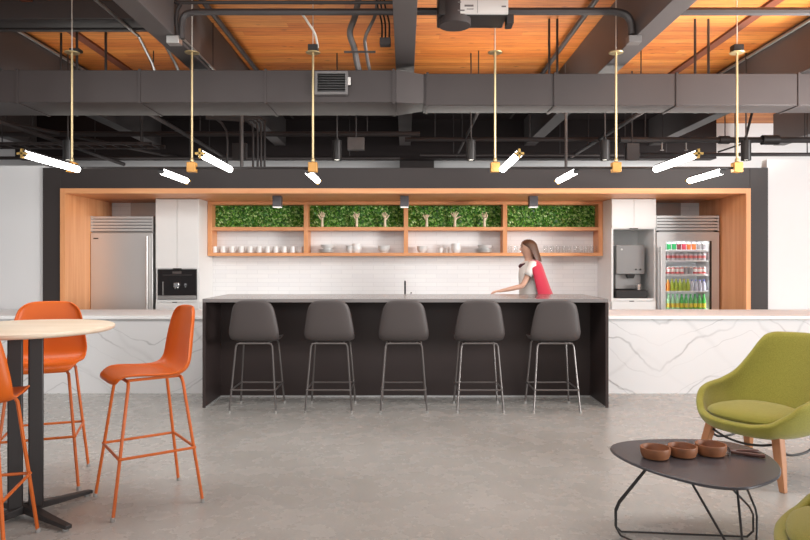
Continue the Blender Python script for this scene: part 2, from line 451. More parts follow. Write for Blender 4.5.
for x in (.24, 1.6, 2.9, 4.2, 5.6):
    b = dbox(x - .012, x + .012, .19, -.01, .35); b.build('seam_flange', M_duct, duct)
# hanger rods of the duct (they carry it)
for (x, y) in ((-3.75, .32), (-3.42, .5), (1.62, .2), (1.71, .2), (3.26, .2), (3.41, .2), (-2.2, .32)):
    y = min(y, .32) if x < 0 else .195
    MB().cyl((x, y, .0), (x, y, DECK - 3.1), .014, 6).build('hanger_rod', M_pipe, duct)
g = thing('air_register', 'grey air register with a dark louvre on the front of the wide duct', 'vent', (-.765, 6.80, 3.29))
b = MB(); b.box(-.17, .17, -.06, 0, -.12, -.095); b.box(-.17, .17, -.06, 0, .095, .12); b.box(-.17, -.145, -.06, 0, -.095, .095); b.box(.145, .17, -.06, 0, -.095, .095)
b.build('frame', mat('register_grey', (.15, .14, .14), .5), g)
b = MB(); b.box(-.145, .145, -.012, 0, -.095, .095)
for k in range(7): b.box(-.145, .145, -.05, -.012, -.09 + k * .027, -.082 + k * .027)
b.build('louvre', M_dark, g)
MB().box(.17, .2, -.05, -.03, -.02, .06).build('damper_lever', M_galv, g)

# dark cross duct, left bay
o = MB().box(-4.49, -2.41, 6.75, 7.0, 3.95, 4.155).build('cross_duct', M_pipe, bevel=.01); tag(o, 'flat dark duct across the bay at upper left under the timber', 'duct')
o = MB().box(-4.49, -2.41, 7.06, 7.12, 3.95, 4.0).build('strut_channel', M_pipe); tag(o, 'thin dark channel strip behind the flat duct at upper left', 'channel')

def pipe(pts, r, label, m=M_pipe, cat='pipe', name='conduit_pipe', seg=8, group=None):
    o = MB().tube(pts, r, seg).build(name, m); return tag(o, label, cat, group)
pipe(smoothpath([(-2.13, 6.2, 3.56), (-2.13, 6.2, 3.68), (-2.11, 6.2, 3.77), (-2.03, 6.2, 3.81), (-1.8, 6.2, 3.815), (-.11, 6.2, 3.815)]), .033, 'thick dark pipe with a bend crossing the middle left bay', name='overhead_pipe')
pipe(smoothpath([(-2.16, 6.2, 3.56), (-2.18, 6.2, 3.75), (-2.14, 6.2, 3.88), (-2.0, 6.2, 3.905), (-.11, 6.2, 3.905)]), .018, 'thin pipe running just above the thick bent pipe', M_pipe, name='overhead_pipe')
pipe(smoothpath([(.115, 6.2, 3.82), (1.7, 6.2, 3.82), (2.02, 6.2, 3.815), (2.14, 6.2, 3.75), (2.165, 6.2, 3.6)]), .037, 'dark pipe from the middle beam that bends down at the right beam', name='overhead_pipe')
pipe([(2.41, 6.2, 3.82), (4.49, 6.2, 3.82)], .04, 'straight dark pipe across the rightmost bay', name='overhead_pipe')
def jbox(c, s, label, m=M_pipe):
    o = MB().box(c[0] - s[0], c[0] + s[0], c[1] - s[1], c[1] + s[1], c[2] - s[2], c[2] + s[2]).build('junction_box', m, bevel=.004); return tag(o, label, 'junction box')
jbox((-2.2, 6.2, 3.54), (.06, .05, .036), 'light metal junction box under the left beam where two pipes start', M_galv)
jbox((2.18, 6.2, 3.545), (.06, .05, .034), 'grey junction box below the bent pipe at the right beam', M_flex)
jbox((-.20, 6.6, 3.66), (.055, .05, .035), 'dark junction box beside the middle beam under black cables', M_pipe)
pipe([(-2.182, 6.25, 3.625), (-2.182, 9.0, 3.625)], .013, 'light conduit run along the right edge of the left beam', M_galv)
pipe([(-2.95, 3.5, 3.93), (-2.95, 7.2, 3.93), (-2.84, 7.31, 3.66), (-2.8, 7.34, 3.5)], .017, 'light conduit in the left bay that drops behind the duct', M_galv)
pipe([(-2.70, 7.1, 4.15), (-2.70, 7.15, 3.93), (-2.58, 7.3, 3.66), (-2.52, 7.34, 3.5)], .017, 'short light conduit dropping beside the left beam', M_galv)
o = MB().box(-2.9, -2.42, 7.27, 7.41, 3.441, 3.5).build('pull_box', M_galv, bevel=.004); tag(o, 'metal pull box on top of the duct below two light conduits', 'junction box')
pipe([(-4.47, -1, 4.1), (-4.47, 11.9, 4.1)], .018, 'pale conduit high along the side of the left outer beam', M_galv)
pipe([(4.47, -1, 4.1), (4.47, 11.9, 4.1)], .018, 'pale conduit high along the side of the right outer beam', M_galv)
pipe([(-2.05, 5.5, 4.08), (-2.05, 11.9, 4.08)], .03, 'dark pipe under the timber beside the left beam, running away', M_pipe, name='overhead_pipe')
pipe([(1.93, 5.5, 4.08), (1.93, 11.9, 4.08)], .03, 'dark pipe under the timber beside the right beam, running away', M_pipe, name='overhead_pipe')
pipe(smoothpath([(-.45, 6.5, 4.15), (-.5, 6.55, 3.92), (-.56, 6.6, 3.76), (-.52, 6.68, 3.62), (-.5, 6.78, 3.5), (-.48, 6.9, 3.43)]), .032, 'thick ribbed flexible duct drooping onto the big duct', M_flex, 'duct', 'flexible_duct')
pipe(smoothpath([(-.27, 6.5, 4.15), (-.3, 6.55, 3.92), (-.4, 6.6, 3.72), (-.4, 6.68, 3.6), (-.37, 6.9, 3.43)]), .018, 'thin grey flexible conduit beside the thick flexible duct', M_flex, 'conduit', 'flexible_conduit')
pipe([(-.62, 6.62, 3.57), (-.3, 6.62, 3.57)], .012, 'dark bracket bar tying the two flexible ducts', M_pipe, 'bracket', 'bracket_bar')
for x, w in ((-.235, 'left'), (-.2, 'middle'), (-.16, 'right')):
    pipe(smoothpath([(x, 6.6, 3.69), (x, 6.58, 3.85), (x - .04, 6.5, 4.0), (x - .06, 6.45, 4.15)]), .009, f'{w} black cable of three above the dark junction box by the middle beam', M_dark, 'cable', 'hanging_cable', 6)
pipe([(-4.1, 7.75, 3.2), (-4.1, 7.75, 4.16)], .012, 'thin hanger rod near the big duct at far left', M_pipe, 'rod', 'hanger_rod', 6)

# air unit at top centre
u = thing('air_unit', 'black ceiling air unit with a pale data plate above the bar', 'air unit', (.61, 5.95, 3.58))
MB().box(-.31, .31, -.13, .2, .06, .5).build('housing', M_dark, u, bevel=.01)
MB().cyl((-.155, -.02, .0), (-.155, -.02, .3), .145, 24).build('round_collar', M_duct, u, bevel=.006)
MB().box(-.16, .31, -.16, -.13, .065, .185).build('data_plate', M_label, u)
for (x0, x1, z, h) in ((-.14, -.11, .16, .008), (-.08, 0, .125, .016), (-.14, -.08, .085, .012), (-.06, .0, .10, .006), (.25, .29, .12, .012), (.035, .038, .065, .12)):
    MB().box(x0, x1, -.164, -.16, z, z + h).build('printed_mark', M_ink, u)
MB().box(.31, .37, -.1, .05, .0, .08).build('mounting_clip', M_dark, u)
MB().cyl((-.25, .1, .5), (-.25, .1, DECK - 3.58), .01, 6).build('hanger', M_pipe, u)
MB().cyl((.25, .1, .5), (.25, .1, DECK - 3.58), .01, 6).build('hanger', M_pipe, u)

# far services above the kitchen
def far(px0, px1, py, Y, r, label, m=M_pipe, cat='pipe', name='overhead_pipe'):
    a = at(px0, py, Y); c = at(px1, py, Y); o = pipe([a, c], r, label, m, cat, name)
    for q in (.12, .5, .88):
        x = a[0] + (c[0] - a[0]) * q; top = 4.06 if abs(x) < 4.5 and 9.75 < Y else DECK
        if Y > 12: top = DECK
        MB().cyl((x, Y, a[2]), (x, Y, top), .008, 6).build('hanger', M_pipe, o)
    return o
far(-20, 420, 134, 9.9, .04, 'long dark pipe behind the duct on the left, higher of two', M_duct)
far(-20, 165, 147, 9.7, .03, 'lower dark pipe behind the duct at far left', M_duct)
far(405, 655, 139.5, 10.2, .035, 'dark pipe behind the duct, from the middle to the right lamps', M_duct)
main = far(620, 830, 140, 9.8, .045, 'dark sprinkler main in front of the white wall at right', M_pipe)
far(640, 830, 154.5, 10.4, .03, 'dark pipe low in front of the white wall at right', M_pipe)
far(-20, 400, 158, 11.6, .03, 'thin pipe far back above the left half of the kitchen', M_duct)
far(420, 700, 155, 11.6, .022, 'thin pipe far back above the right half of the kitchen', M_duct)
for k, x in enumerate((226, 253, 257.5, 261, 264.5)):
    Y = 9.0
    p = [at(x, 175, Y), at(x, 132 - k * 1.2, Y), at(x - 3, 125 - k * 1.2, Y), at(x - 10, 122 - k * 1.2, Y), at(206, 120 - k * 1.2, Y)]
    p[0] = (p[0][0], Y, 2.59)
    if k == 0: p = [(p[0][0], Y, 2.59), at(226, 130, Y), at(205, 113, Y)]
    pipe(smoothpath(p, 4), .016, f'{["separate leftmost", "first", "second", "third", "fourth"][k]} bent conduit of the group rising behind the left kitchen lamps', M_pipe)
pipe([(-2.235, 8.9, 2.59), (-2.235, 8.9, 4.15)], .024, 'straight upright pipe rising beside the bent conduits', M_flex)
pipe([(at(566, 0, 8.9)[0], 8.9, 2.59), (at(566, 0, 8.9)[0], 8.9, 4.15)], .02, 'grey upright pipe above the right side of the shelves', M_flex)
for (x, y) in ((-2.9, 9.3), (-2.62, 9.5)):
    pass
# runs along the depth, sprinkler heads and boxes in the dark zone
for x, z, r, lab in ((-5.15, 3.22, .035, 'dark pipe running away high above the left white wall'), (-3.25, 3.32, .03, 'dark pipe running away behind the duct near the left lamps'), (3.05, 3.36, .03, 'dark pipe running away behind the duct near the right lamps'), (.95, 3.38, .022, 'thin dark pipe running away behind the duct right of the middle')):
    o = pipe([(x, 7.6, z), (x, 11.9, z)], r, lab, M_duct, 'pipe', 'overhead_pipe')
    for y in (8.4, 10.8): MB().cyl((x, y, z), (x, y, 4.06 if abs(x) < 4.5 and y > 9.75 else DECK), .008, 6).build('hanger', M_pipe, o)
for px in (662, 686):
    x, y, z = at(px, 140, 9.8); MB().lathe([(.012, -.16), (.03, -.155), (.03, -.148), (.01, -.14), (.012, 0)], (x, y, z), 10).build('sprinkler_head', M_galv, main)
for px, w_, h_, lab in ((356, .12, .09, 'grey control box on a rod in the dark above the middle left shelves'), (240, .10, .12, 'dark control box among the bent conduits'), (632, .09, .12, 'dark control box left of the right tube lamps')):
    x, y, z = at(px, 144 if px == 356 else 152, 9.3)
    o = MB().box(-w_, w_, -.05, .05, -h_, h_).build('control_box', M_flex if px == 356 else M_pipe, bevel=.005); o.location = (x, y, z); tag(o, lab, 'control box')
    MB().cyl((0, 0, h_), (0, 0, DECK - z), .012, 6).build('hanger', M_pipe, o)
# diagonal braces and cable tray on the left
t = thing('cable_tray', 'dark cable tray with rungs behind the duct at left', 'cable tray', (0, 0, 0))
for z in (0, .08): MB().box(-6.2, -3.6, 9.2 + z * 4, 9.24 + z * 4, 3.09, 3.13).build('rail', M_duct, t)
b = MB()
for k in range(14): b.box(-6.1 + k * .19, -6.07 + k * .19, 9.2, 9.56, 3.1, 3.115)
b.build('rungs', M_duct, t)
for x in (-6, -3.8): MB().cyl((x, 9.36, 3.1), (x, 9.36, 4.16), .01, 6).build('hanger', M_pipe, t)
pipe([(-5.9, 8.6, 3.4), (-4.2, 12.0, 3.36)], .03, 'slanted dark pipe high above the left white wall', M_duct)
pipe([at(745, 141, 9.8), (at(760, 112, 9.8)[0], 9.8, DECK)], .02, 'slanted thin strut in front of the white wall at upper right', M_pipe, 'strut', 'brace_strut')
pipe([at(718, 152, 9.6), at(742, 144, 9.6)], .012, 'thin black cable sagging to the right sprinkler pipe', M_dark, 'cable', 'hanging_cable')
for (p0, p1, rr) in ((719, 729, .062), (762, 778, .075)): MB().cyl(at(p0, 140, 9.8), at(p1, 140, 9.8), rr, 12).build('coupling', M_pipe, main)

# cylinder downlights above the portal
dn = None
for (px, lab) in ((471, 'black cylinder downlight above the shelves, right of the middle gold rods'), (605, 'black cylinder downlight beside the gold rod above the right cabinet'), (746, 'black cylinder downlight against the white wall at upper right'), (337, 'black cylinder downlight in the dark above the middle left shelves'), (68, 'black cylinder downlight behind the leftmost tube lamp')):
    Y = 8.5
    x, _, z = at(px, 160.5, Y)
    if dn is None:
        dn = thing('cylinder_downlight', lab, 'downlight', (x, Y, z), 0, 'cylinder downlights above the kitchen')
        MB().lathe([(.045, .03), (.06, .03), (.06, 0), (.062, 0), (.062, .26), (.02, .262), (.02, .3)], seg=20).build('housing', M_dark, dn)
        MB().lathe([(.0, .012), (.045, .012)], seg=16).build('lens', emis('downlight_lens', (1, .95, .85), 3), dn)
        MB().cyl((0, 0, .29), (0, 0, DECK - z), .01, 6).build('stem', M_pipe, dn)
    else: dup(dn, (x, Y, z), None, lab)
# square spots on the oak soffit
sp = None
for px, lab in ((277.5, 'small dark box spotlight under the oak soffit, left of three'), (404.5, 'small dark box spotlight under the oak soffit, middle of three'), (533, 'small dark box spotlight under the oak soffit, above the woman')):
    x = (px - 405) * 8.3 / FOC
    if sp is None:
        sp = thing('box_spotlight', lab, 'spotlight', (x, 8.3, 2.272), 0, 'box spotlights under the oak soffit')
        MB().box(-.055, .055, -.055, .055, -.14, 0).build('housing', mat('dark_spot_metal', (.075, .07, .078), .45), sp, bevel=.003)
        MB().box(-.05, .05, -.05, .05, -.146, -.14).build('lens', emis('spot_lens', (1, .97, .93), .7), sp)
    else: dup(sp, (x, 8.3, 2.272), None, lab)

# linear pendants
def pendant(name, label, rods, tubes, zlab):
    Yb = 6.6; zb = 2.385
    p = thing(name, label, 'pendant lamp', (0, Yb, zb), 0, 'linear pendants over the bar')
    X = lambda px: (px - 405) * Yb / FOC
    xs = [X(r) for r in rods]
    te = [X(t) for t, _ in tubes]
    MB().cyl((min(xs + te) - .02, 0, 0), (max(xs + te) + .02, 0, 0), .013, 8).build('bar', M_dark, p)
    for x in xs:
        MB().cyl((x, 0, .03), (x, 0, 1.175), .0115, 8).build('rod', M_rod, p)
        MB().lathe([(.0, 0), (.07, 0), (.075, .008), (.03, .022), (.0, .024)], (x, 0, 1.165), 18).build('canopy', M_rod, p)
        MB().cyl((x, 0, 1.18), (x, 0, DECK - zb), .005, 6).build('suspension_wire', M_cable, p)
        MB().box(x - .045, x + .045, -.04, .04, -.045, .055).build('block', M_brassw, p, bevel=.006)
        q = MB().lathe([(.012, 0), (.022, .01), (.022, .03), (.012, .045)], (x, 0, .055), 10).build('rod_collar', M_rod, p)
    for (t, front) in tubes:
        x = X(t); L = .96 if front else .78; r = .032
        y0, y1 = (-L - .03, -.03) if front else (.03, L + .03)
        z = -.02 if front else -.03
        tb = MB().tube([(x, y0 + .02, z), (x, y1 - .02, z)], r, 14).build('tube', M_tube, p)
        b = MB(); b.obox((x, (y0 + y1) / 2, z + r), (1, 0, 0), (0, 1, 0), (0, 0, 1), .012, (y1 - y0) / 2, .01)
        b.build('spine', M_dark, tb)
        for yy in (y0, y1):
            b = MB(); b.cyl((x, yy - .012, z), (x, yy + .022 if yy == y0 else yy + .012, z), r * .9, 14)
            b.build('end_socket', M_dark, tb)
            if (yy == y1) == bool(front): continue
            b = MB(); b.box(x - r * 1.25, x + r * 1.25, yy - .02, yy + .02, z - .009, z + .009); b.box(x - .009, x + .009, yy - .02, yy + .02, z - r * 1.25, z + r * 1.25)
            b.build('end_cross', M_brass, tb)
    for (x0) in te:
        pass
    return p
pendant('linear_pendant', 'left bar pendant with three gold rods and four white glowing tubes', (72, 192, 313), ((80, 1), (160, 0), (231, 1), (307, 0)), 'left')
pendant('linear_pendant', 'right bar pendant with three gold rods and four white glowing tubes', (495, 616, 737), ((502, 1), (577, 0), (654, 1), (724, 0)), 'right')
# driver boxes on two canopies and a white cable
jbox((-.93, 6.6, 3.60), (.05, .045, .03), 'dark driver box on the canopy with the white cable', M_dark)
jbox((3.37, 6.6, 3.60), (.05, .045, .03), 'dark driver box on the canopy at far right', M_dark)
jbox((-3.38, 6.68, 3.60), (.05, .045, .015), 'flat dark bracket on the canopy at far left', M_dark)
pipe(smoothpath([at(296, 10, 6.4), at(302, 14, 6.45), at(309, 24, 6.5), at(315, 34, 6.55), at(318, 48, 6.6)]), .012, 'loose white cable curling down to a canopy', M_cable, 'cable', 'hanging_cable')
# ------------------------------------------------------------------ island and counters
isl = thing('kitchen_island', 'long dark bar island with five grey stools tucked along it', 'island', (0, YI, 0))
MB().box(-1.985, 1.995, 0, .945, 1.033, 1.069).build('countertop', M_isltop, isl, bevel=.003)
MB().box(-1.985, -1.955, .002, .94, 0, 1.033).build('end_panel', M_isl, isl, bevel=.002)
MB().box(1.965, 1.995, .002, .94, 0, 1.033).build('end_panel', M_isl, isl, bevel=.002)
MB().box(-1.955, 1.965, .533, .93, 0, 1.033).build('body', M_isl, isl)
b = MB(); b.box(-1.953, 1.963, .525, .533, 0, .014); b.box(-1.955, -1.947, .01, .53, 0, .014); b.box(1.957, 1.965, .01, .53, 0, .014)
b.build('kick_strip', M_strip, isl)

def counter(x0, x1, label, sx):
    t = thing('marble_counter', label, 'counter', ((x0 + x1) / 2, YM, 0)); w = (x1 - x0) / 2
    MB().box(-w, w, -.03, YP - .035 - YM, .811, .846).build('top_slab', M_stone, t, bevel=.003)
    MB().box(-w, w, 0, .03, 0, .811).build('front_panel', M_marble, t)
    MB().box(-w + .01, w - .01, .03, .85, .0, .811).build('carcass', M_lam, t)
counter(-7.5, -1.988, 'low counter faced with veined white marble left of the dark island', -1)
counter(1.998, 7.5, 'low counter faced with veined white marble right of the dark island', 1)

# back counter with a tap (mostly behind the island)
o = MB().box(-2.735, 2.74, YF + .02, YW - .003, 0, .9).build('back_counter', M_lam, bevel=.003); tag(o, 'white back counter along the tiled wall behind the dark island', 'counter')
t = thing('kitchen_tap', 'slim dark kitchen tap rising behind the middle of the island', 'tap', (0, 8.85, .9))
MB().lathe([(.03, 0), (.03, .015), (.018, .03), (.014, .05)], seg=14).build('base', M_dark, t)
MB().tube(smoothpath([(0, 0, .03), (0, 0, .18), (0, -.01, .235), (0, -.05, .265), (0, -.11, .258), (0, -.14, .21)]), [.013] * 31, 10).build('spout', M_dark, t)
MB().tube([(.02, 0, .04), (.075, 0, .045), (.085, 0, .12)], .008, 8).build('lever', M_dark, t)

# ------------------------------------------------------------------ fridges
def grille(b, w, z0, z1):
    n = 5; h = (z1 - z0) / n
    for k in range(n):
        z = z0 + k * h
        b.box(-w, w, -.012, .012, z + .007, z + h - .007)
def handle(p, x, z0, z1, nm='handle', m=None):
    b = MB(); b.cyl((x, -.055, z0), (x, -.055, z1), .014, 10)
    for z in (z0 + .06, z1 - .06): b.cyl((x, -.055, z), (x, 0, z), .009, 8)
    return b.build(nm, m or M_steel, p)
w = .413
f = thing('steel_fridge', 'tall stainless steel fridge with one solid door at left', 'fridge', (-3.758, YF, 0))
MB().box(-w, w, .03, .6, 0, 2.04).build('body', M_steeld, f)
b = MB(); grille(b, w - .004, 1.835, 2.04); b.box(-w, -w + .01, -.015, .03, 1.83, 2.04); b.box(w - .01, w, -.015, .03, 1.83, 2.04)
b.build('vent_grille', M_steel, f, smooth=False)
d = MB().box(-w + .002, w - .002, -.02, .028, .1, 1.815).build('door', M_steel, f, bevel=.005)
handle(d, w - .065, .5, 1.77)
b = MB(); b.box(-w + .04, -w + .105, -.023, -.02, 1.735, 1.75); b.build('badge', M_dark, d)
w = .416
f = thing('glass_door_fridge', 'drinks fridge with a lit glass door full of cans and bottles', 'fridge', (3.752, YF, 0))
b = MB(); b.box(-w, w, .55, .6, 0, 2.05); b.box(-w, -w + .05, .03, .55, 0, 2.05); b.box(w - .05, w, .03, .55, 0, 2.05); b.box(-w, w, .03, .55, 1.78, 2.05); b.box(-w, w, .03, .55, 0, .12)
b.build('body', M_steeld, f)
b = MB(); grille(b, w - .004, 1.845, 2.05); b.box(-w, -w + .01, -.015, .03, 1.84, 2.05); b.box(w - .01, w, -.015, .03, 1.84, 2.05)
b.build('vent_grille', M_steel, f, smooth=False)
gx0, gx1, gz0, gz1 = -.295, .288, .22, 1.71
b = MB(); b.box(-w + .002, gx0, -.02, .026, .1, 1.825); b.box(gx1, w - .002, -.02, .026, .1, 1.825); b.box(gx0, gx1, -.02, .026, gz1, 1.825); b.box(gx0, gx1, -.02, .026, .1, gz0)
d = b.build('door', M_steel, f)
MB().box(gx0 - .002, gx1 + .002, -.002, .004, gz0, gz1).build('glass_pane', M_glass, d)
b = MB(); b.box(gx1 - .004, gx1 + .025, -.024, -.02, gz0, gz1); b.build('door_gasket', M_dark, d)
handle(d, -w + .04, .55, 1.63, m=M_steeld)
b = MB(); b.box(-w + .05, w - .05, .535, .549, .12, 1.78); b.box(-w + .05, -w + .06, .03, .535, .12, 1.78); b.box(w - .06, w - .05, .03, .535, .12, 1.78); b.box(-w + .06, w - .06, .03, .535, 1.77, 1.78)
b.build('liner', M_fridge, f)
SH = [1.585, 1.452, 1.262, 1.043, .80]
for z in SH: MB().box(-w + .06, w - .06, .05, .53, z - .016, z).build('shelf', M_fridge, f)
# the fridge's own lamps
MB().box(-.33, .33, .05, .07, 1.745, 1.768).build('lamp_strip', emis('fridge_lamp', (1, 1, 1), 14), f)
MB().box(-.352, -.34, .05, .065, .2, 1.74).build('lamp_strip', MATS['fridge_lamp'], f)
MB().box(.34, .352, .05, .065, .2, 1.74).build('lamp_strip', MATS['fridge_lamp'], f)

def paint(name, c): return mat('drink_' + name, c, .3, var=.02)
PAINTS = {'green': (.02, .36, .10), 'dark red': (.20, .03, .04), 'pink red': (.55, .05, .08), 'orange': (.72, .17, .03), 'grey': (.28, .26, .27), 'silver': (.48, .45, .47), 'red and white': (.58, .10, .10), 'amber': (.70, .24, .02), 'yellow green': (.32, .42, .02), 'silver, blue-capped': (.42, .43, .50), 'pale green': (.30, .60, .34), 'bright green': (.02, .34, .04)}
CANS = {}
def can(col, h=.105):
    if (col, 'c') not in CANS:
        b = MB(); b.lathe([(.018, 0), (.024, .006), (.027, .012)], seg=14)
        b.cur = 1; b.lathe([(.027, .012), (.027, h - .014)], seg=14)
        b.cur = 0; b.lathe([(.027, h - .014), (.021, h - .003), (.021, h), (.0, h - .003)], seg=14)
        if col == 'silver':
            b.cur = 2; b.lathe([(.0274, h * .3), (.0274, h * .62)], seg=14)
        if col == 'red and white':
            b.cur = 2; b.lathe([(.0274, h * .35), (.0274, h * .75)], seg=14)
        CANS[(col, 'c')] = b.build('drink_can', [M_chrome, paint(col, PAINTS[col]), mat('drink_band_' + col, (.55, .12, .12) if col == 'silver' else (.75, .72, .70), .4)])
        return CANS[(col, 'c')]
    o = CANS[(col, 'c')].copy(); COL.objects.link(o); return o
def bottle(col, h=.17, cap=(.5, .45, .1), labc=None, rr=.027):
    if (col, 'b') not in CANS:
        b = MB(); b.cur = 0; b.lathe([(rr * .9, 0), (rr, .008), (rr, h * .55), (rr * .8, h * .68), (.012, h * .82), (.011, h * .92)], seg=14)
        b.cur = 1; b.lathe([(.0135, h * .91), (.0135, h), (.0, h)], seg=12)
        if labc: b.cur = 2; b.lathe([(rr * 1.02, h * .1), (rr * 1.02, h * .38)], seg=14)
        CANS[(col, 'b')] = b.build('drink_bottle', [paint(col, PAINTS[col]), paint(col + '_cap', cap), paint(col + '_lab', labc or cap)])
        return CANS[(col, 'b')]
    o = CANS[(col, 'b')].copy(); COL.objects.link(o); return o
rows = [('top', 'c', ['green'] * 3 + ['dark red', 'pink red'] + ['orange'] * 2 + ['grey'] * 2),
        ('second', 'c', ['silver'] * 10),
        ('third', 'c', ['red and white'] * 5 + ['grey'] * 2 + ['red and white'] * 3),
        ('fourth', 'b', ['amber'] * 2 + ['yellow green'] * 5 + ['silver, blue-capped'] * 4),
        ('lowest', 'b', ['pale green'] * 4 + ['bright green'] * 6)]
for r, (nm, kind, cols) in enumerate(rows):
    n = len(cols); x0, x1 = 3.752 - .265, 3.752 + .27
    for i, c in enumerate(cols):
        if kind == 'c': o = can(c)
        elif c == 'silver, blue-capped': o = bottle(c, .15, (.03, .08, .45))
        elif c == 'yellow green': o = bottle(c, .16, (.55, .5, .05))
        elif c == 'amber': o = bottle(c, .15, (.55, .4, .05))
        elif c == 'pale green': o = bottle(c, .2, (.1, .4, .15), (.62, .45, .03))
        else: o = bottle(c, .2, (.02, .3, .05), (.65, .5, .03))
        o.location = (x0 + (x1 - x0) * (i + .0) / (n - 1), YF + .11, SH[r])
        w_ = 'can' if kind == 'c' else 'bottle'
        tag(o, f'{c} {w_}, {ordw(i, n)} on the {nm} shelf of the glass fridge', w_, f'drinks on the {nm} fridge shelf')

# ------------------------------------------------------------------ tall white cabinets
def cab(name, label, x0, x1, niche, sides):
    t = thing(name, label, 'cabinet', ((x0 + x1) / 2, YF, 0)); w = (x1 - x0) / 2; D = YW - .005 - YF
    n0, n1 = niche
    b = MB(); b.box(-w, -w + .025, 0, D, 0, 2.27); b.box(w - .025, w, 0, D, 0, 2.27); b.box(-w + .025, w - .025, D - .02, D, 0, 2.27)
    b.box(-w + .025, w - .025, .022, D - .02, 2.23, 2.27); b.box(-w + .025, w - .025, 0.001, D - .02, n1, n1 + .02); b.box(-w + .025, w - .025, .001, D - .02, n0 - .03, n0); b.box(-w + .025, w - .025, .03, D - .02, 0, .1)
    b.build('carcass', M_lam, t)
    z0 = n1 + .012
    for s in (-1, 1):
        xa, xb = (-w + .003, -.002) if s < 0 else (.002, w - .003)
        MB().box(xa, xb, -.02, 0, z0, 2.262).build('door', M_lam, t, bevel=.0015)
    b = MB(); b.box(-.055, .055, -.012, -.002, z0 - .012, z0 + .0); b.build('finger_pull', M_dark, t)
    d = MB().box(-w + .003, w - .003, -.02, 0, .5, n0 - .036).build('drawer', M_lam, t, bevel=.0015)
    b = MB(); b.box(-.03 - .03, .03 - .03, -.024, -.001, n0 - .04, n0 - .03); b.build('drawer_pull', M_dark, d)
    MB().box(-w + .003, w - .003, -.02, 0, .1, .496).build('drawer', M_lam, t, bevel=.0015)
    return t
cab('tall_cabinet', 'tall white cabinet holding the black coffee machine beside the steel fridge', -3.31, -2.738, (.93, 1.335), 0)
cab('tall_cabinet', 'tall white cabinet with an open niche for the water dispenser at right', 2.743, 3.332, (.945, 1.868), 1)
t = thing('coffee_machine', 'black built-in coffee machine in the tall white cabinet', 'coffee machine', (-3.024, YF, .93))
MB().box(-.258, .258, -.012, .5, .004, .402).build('housing', M_dark, t, bevel=.004)
MB().box(-.255, .255, -.022, -.012, .06, .40).build('front_glass', mat('black_glass', (.012, .009, .009), .08, var=.05), t)
MB().box(-.255, .255, -.024, -.012, .006, .055).build('drip_drawer', M_steeld, t, bevel=.002)
b = MB(); b.box(-.19, .2, -.0235, -.022, .325, .33); b.box(-.06, .06, -.0235, -.022, .345, .375); b.build('display', mat('dim_display', (.09, .075, .07), .2), t)
b = MB(); b.box(-.19, -.178, -.026, -.022, .06, .24); b.build('side_rail', M_steeld, t)
b = MB(); b.box(-.03, .04, -.06, -.022, .165, .225); b.box(-.02, -.005, -.055, -.03, .145, .165); b.box(.015, .03, -.055, -.03, .145, .165); b.build('spout', M_chrome, t, bevel=.004)
b = MB(); b.cyl((.12, -.022, .2), (.12, -.045, .2), .017, 12); b.box(.113, .127, -.045, -.03, .165, .2); b.build('milk_nozzle', M_chrome, t)
# water / ice dispenser
t = thing('water_dispenser', 'grey steel water and ice dispenser standing in the right cabinet niche', 'dispenser', (3.04, YF + .02, .945))
MB().box(-.19, .19, .1, .5, .32, .715).build('head', mat('dispenser_grey', (.30, .29, .285), .38, .5, var=.04), t, bevel=.008)
MB().box(-.19, .15, .14, .5, .12, .32).build('splash_back', MATS['dispenser_grey'], t, bevel=.006)
MB().box(-.22, .2, .02, .5, 0, .11).build('drip_tray', M_dark, t, bevel=.01)
b = MB(); b.add([(-.06, .06, .32), (.05, .06, .32), (.05, .14, .32), (-.06, .14, .32), (-.04, .07, .265), (.03, .07, .265), (.03, .13, .265), (-.04, .13, .265)],
                [(0, 1, 2, 3), (4, 7, 6, 5), (0, 4, 5, 1), (1, 5, 6, 2), (2, 6, 7, 3), (3, 7, 4, 0)])
b.build('chute', M_dark, t)
for x in (.07, .13): MB().cyl((x, .1, .385), (x, .092, .385), .012, 12).build('button', M_dark, t)
MB().cyl((-.12, .1, .655), (-.12, .094, .655), .014, 12).build('badge', M_label, t)
o = MB().lathe([(.0, .004), (.034, 0), (.044, .07), (.041, .07), (.032, .008), (.0, .008)], seg=18).build('metal_cup', M_chrome); o.location = (3.13, YF + .075, 1.055); tag(o, 'small shiny cup on the drip tray of the water dispenser', 'cup')
# dark panel inside the niche
# ------------------------------------------------------------------ shelf unit
s = thing('oak_shelf_unit', 'long oak wall shelf with four bays, green moss panels above and crockery below', 'shelf unit', (0, 9.0, 1.513))
XS = [-2.735, -1.372, -.012 + .025, 1.385, 2.74]
D = YW - .003 - 9.0
T = .06
zt0, zt1 = .712, .757; zm0, zm1 = .353, .402; zb0, zb1 = 0, .045
b = MB(); b.box(XS[0], XS[4], 0, D, zt0, zt1); b.build('top_rail', M_oakx, s, bevel=.002)
b = MB(); b.box(XS[0], XS[4], 0, D, zb0, zb1); b.build('bottom_shelf', M_oakx, s, bevel=.002)
edges = []
for k, x in enumerate(XS):
    xa = x if k == 0 else (x - T if k == 4 else x - T / 2)
    edges.append((xa, xa + T))
    MB().box(xa, xa + T, 0, D, zb1, zt0).build('upright', M_oak, s, bevel=.002)
for k in range(4):
    MB().box(edges[k][1], edges[k + 1][0], .002, D, zm0, zm1).build('middle_shelf', M_oakx, s, bevel=.002)
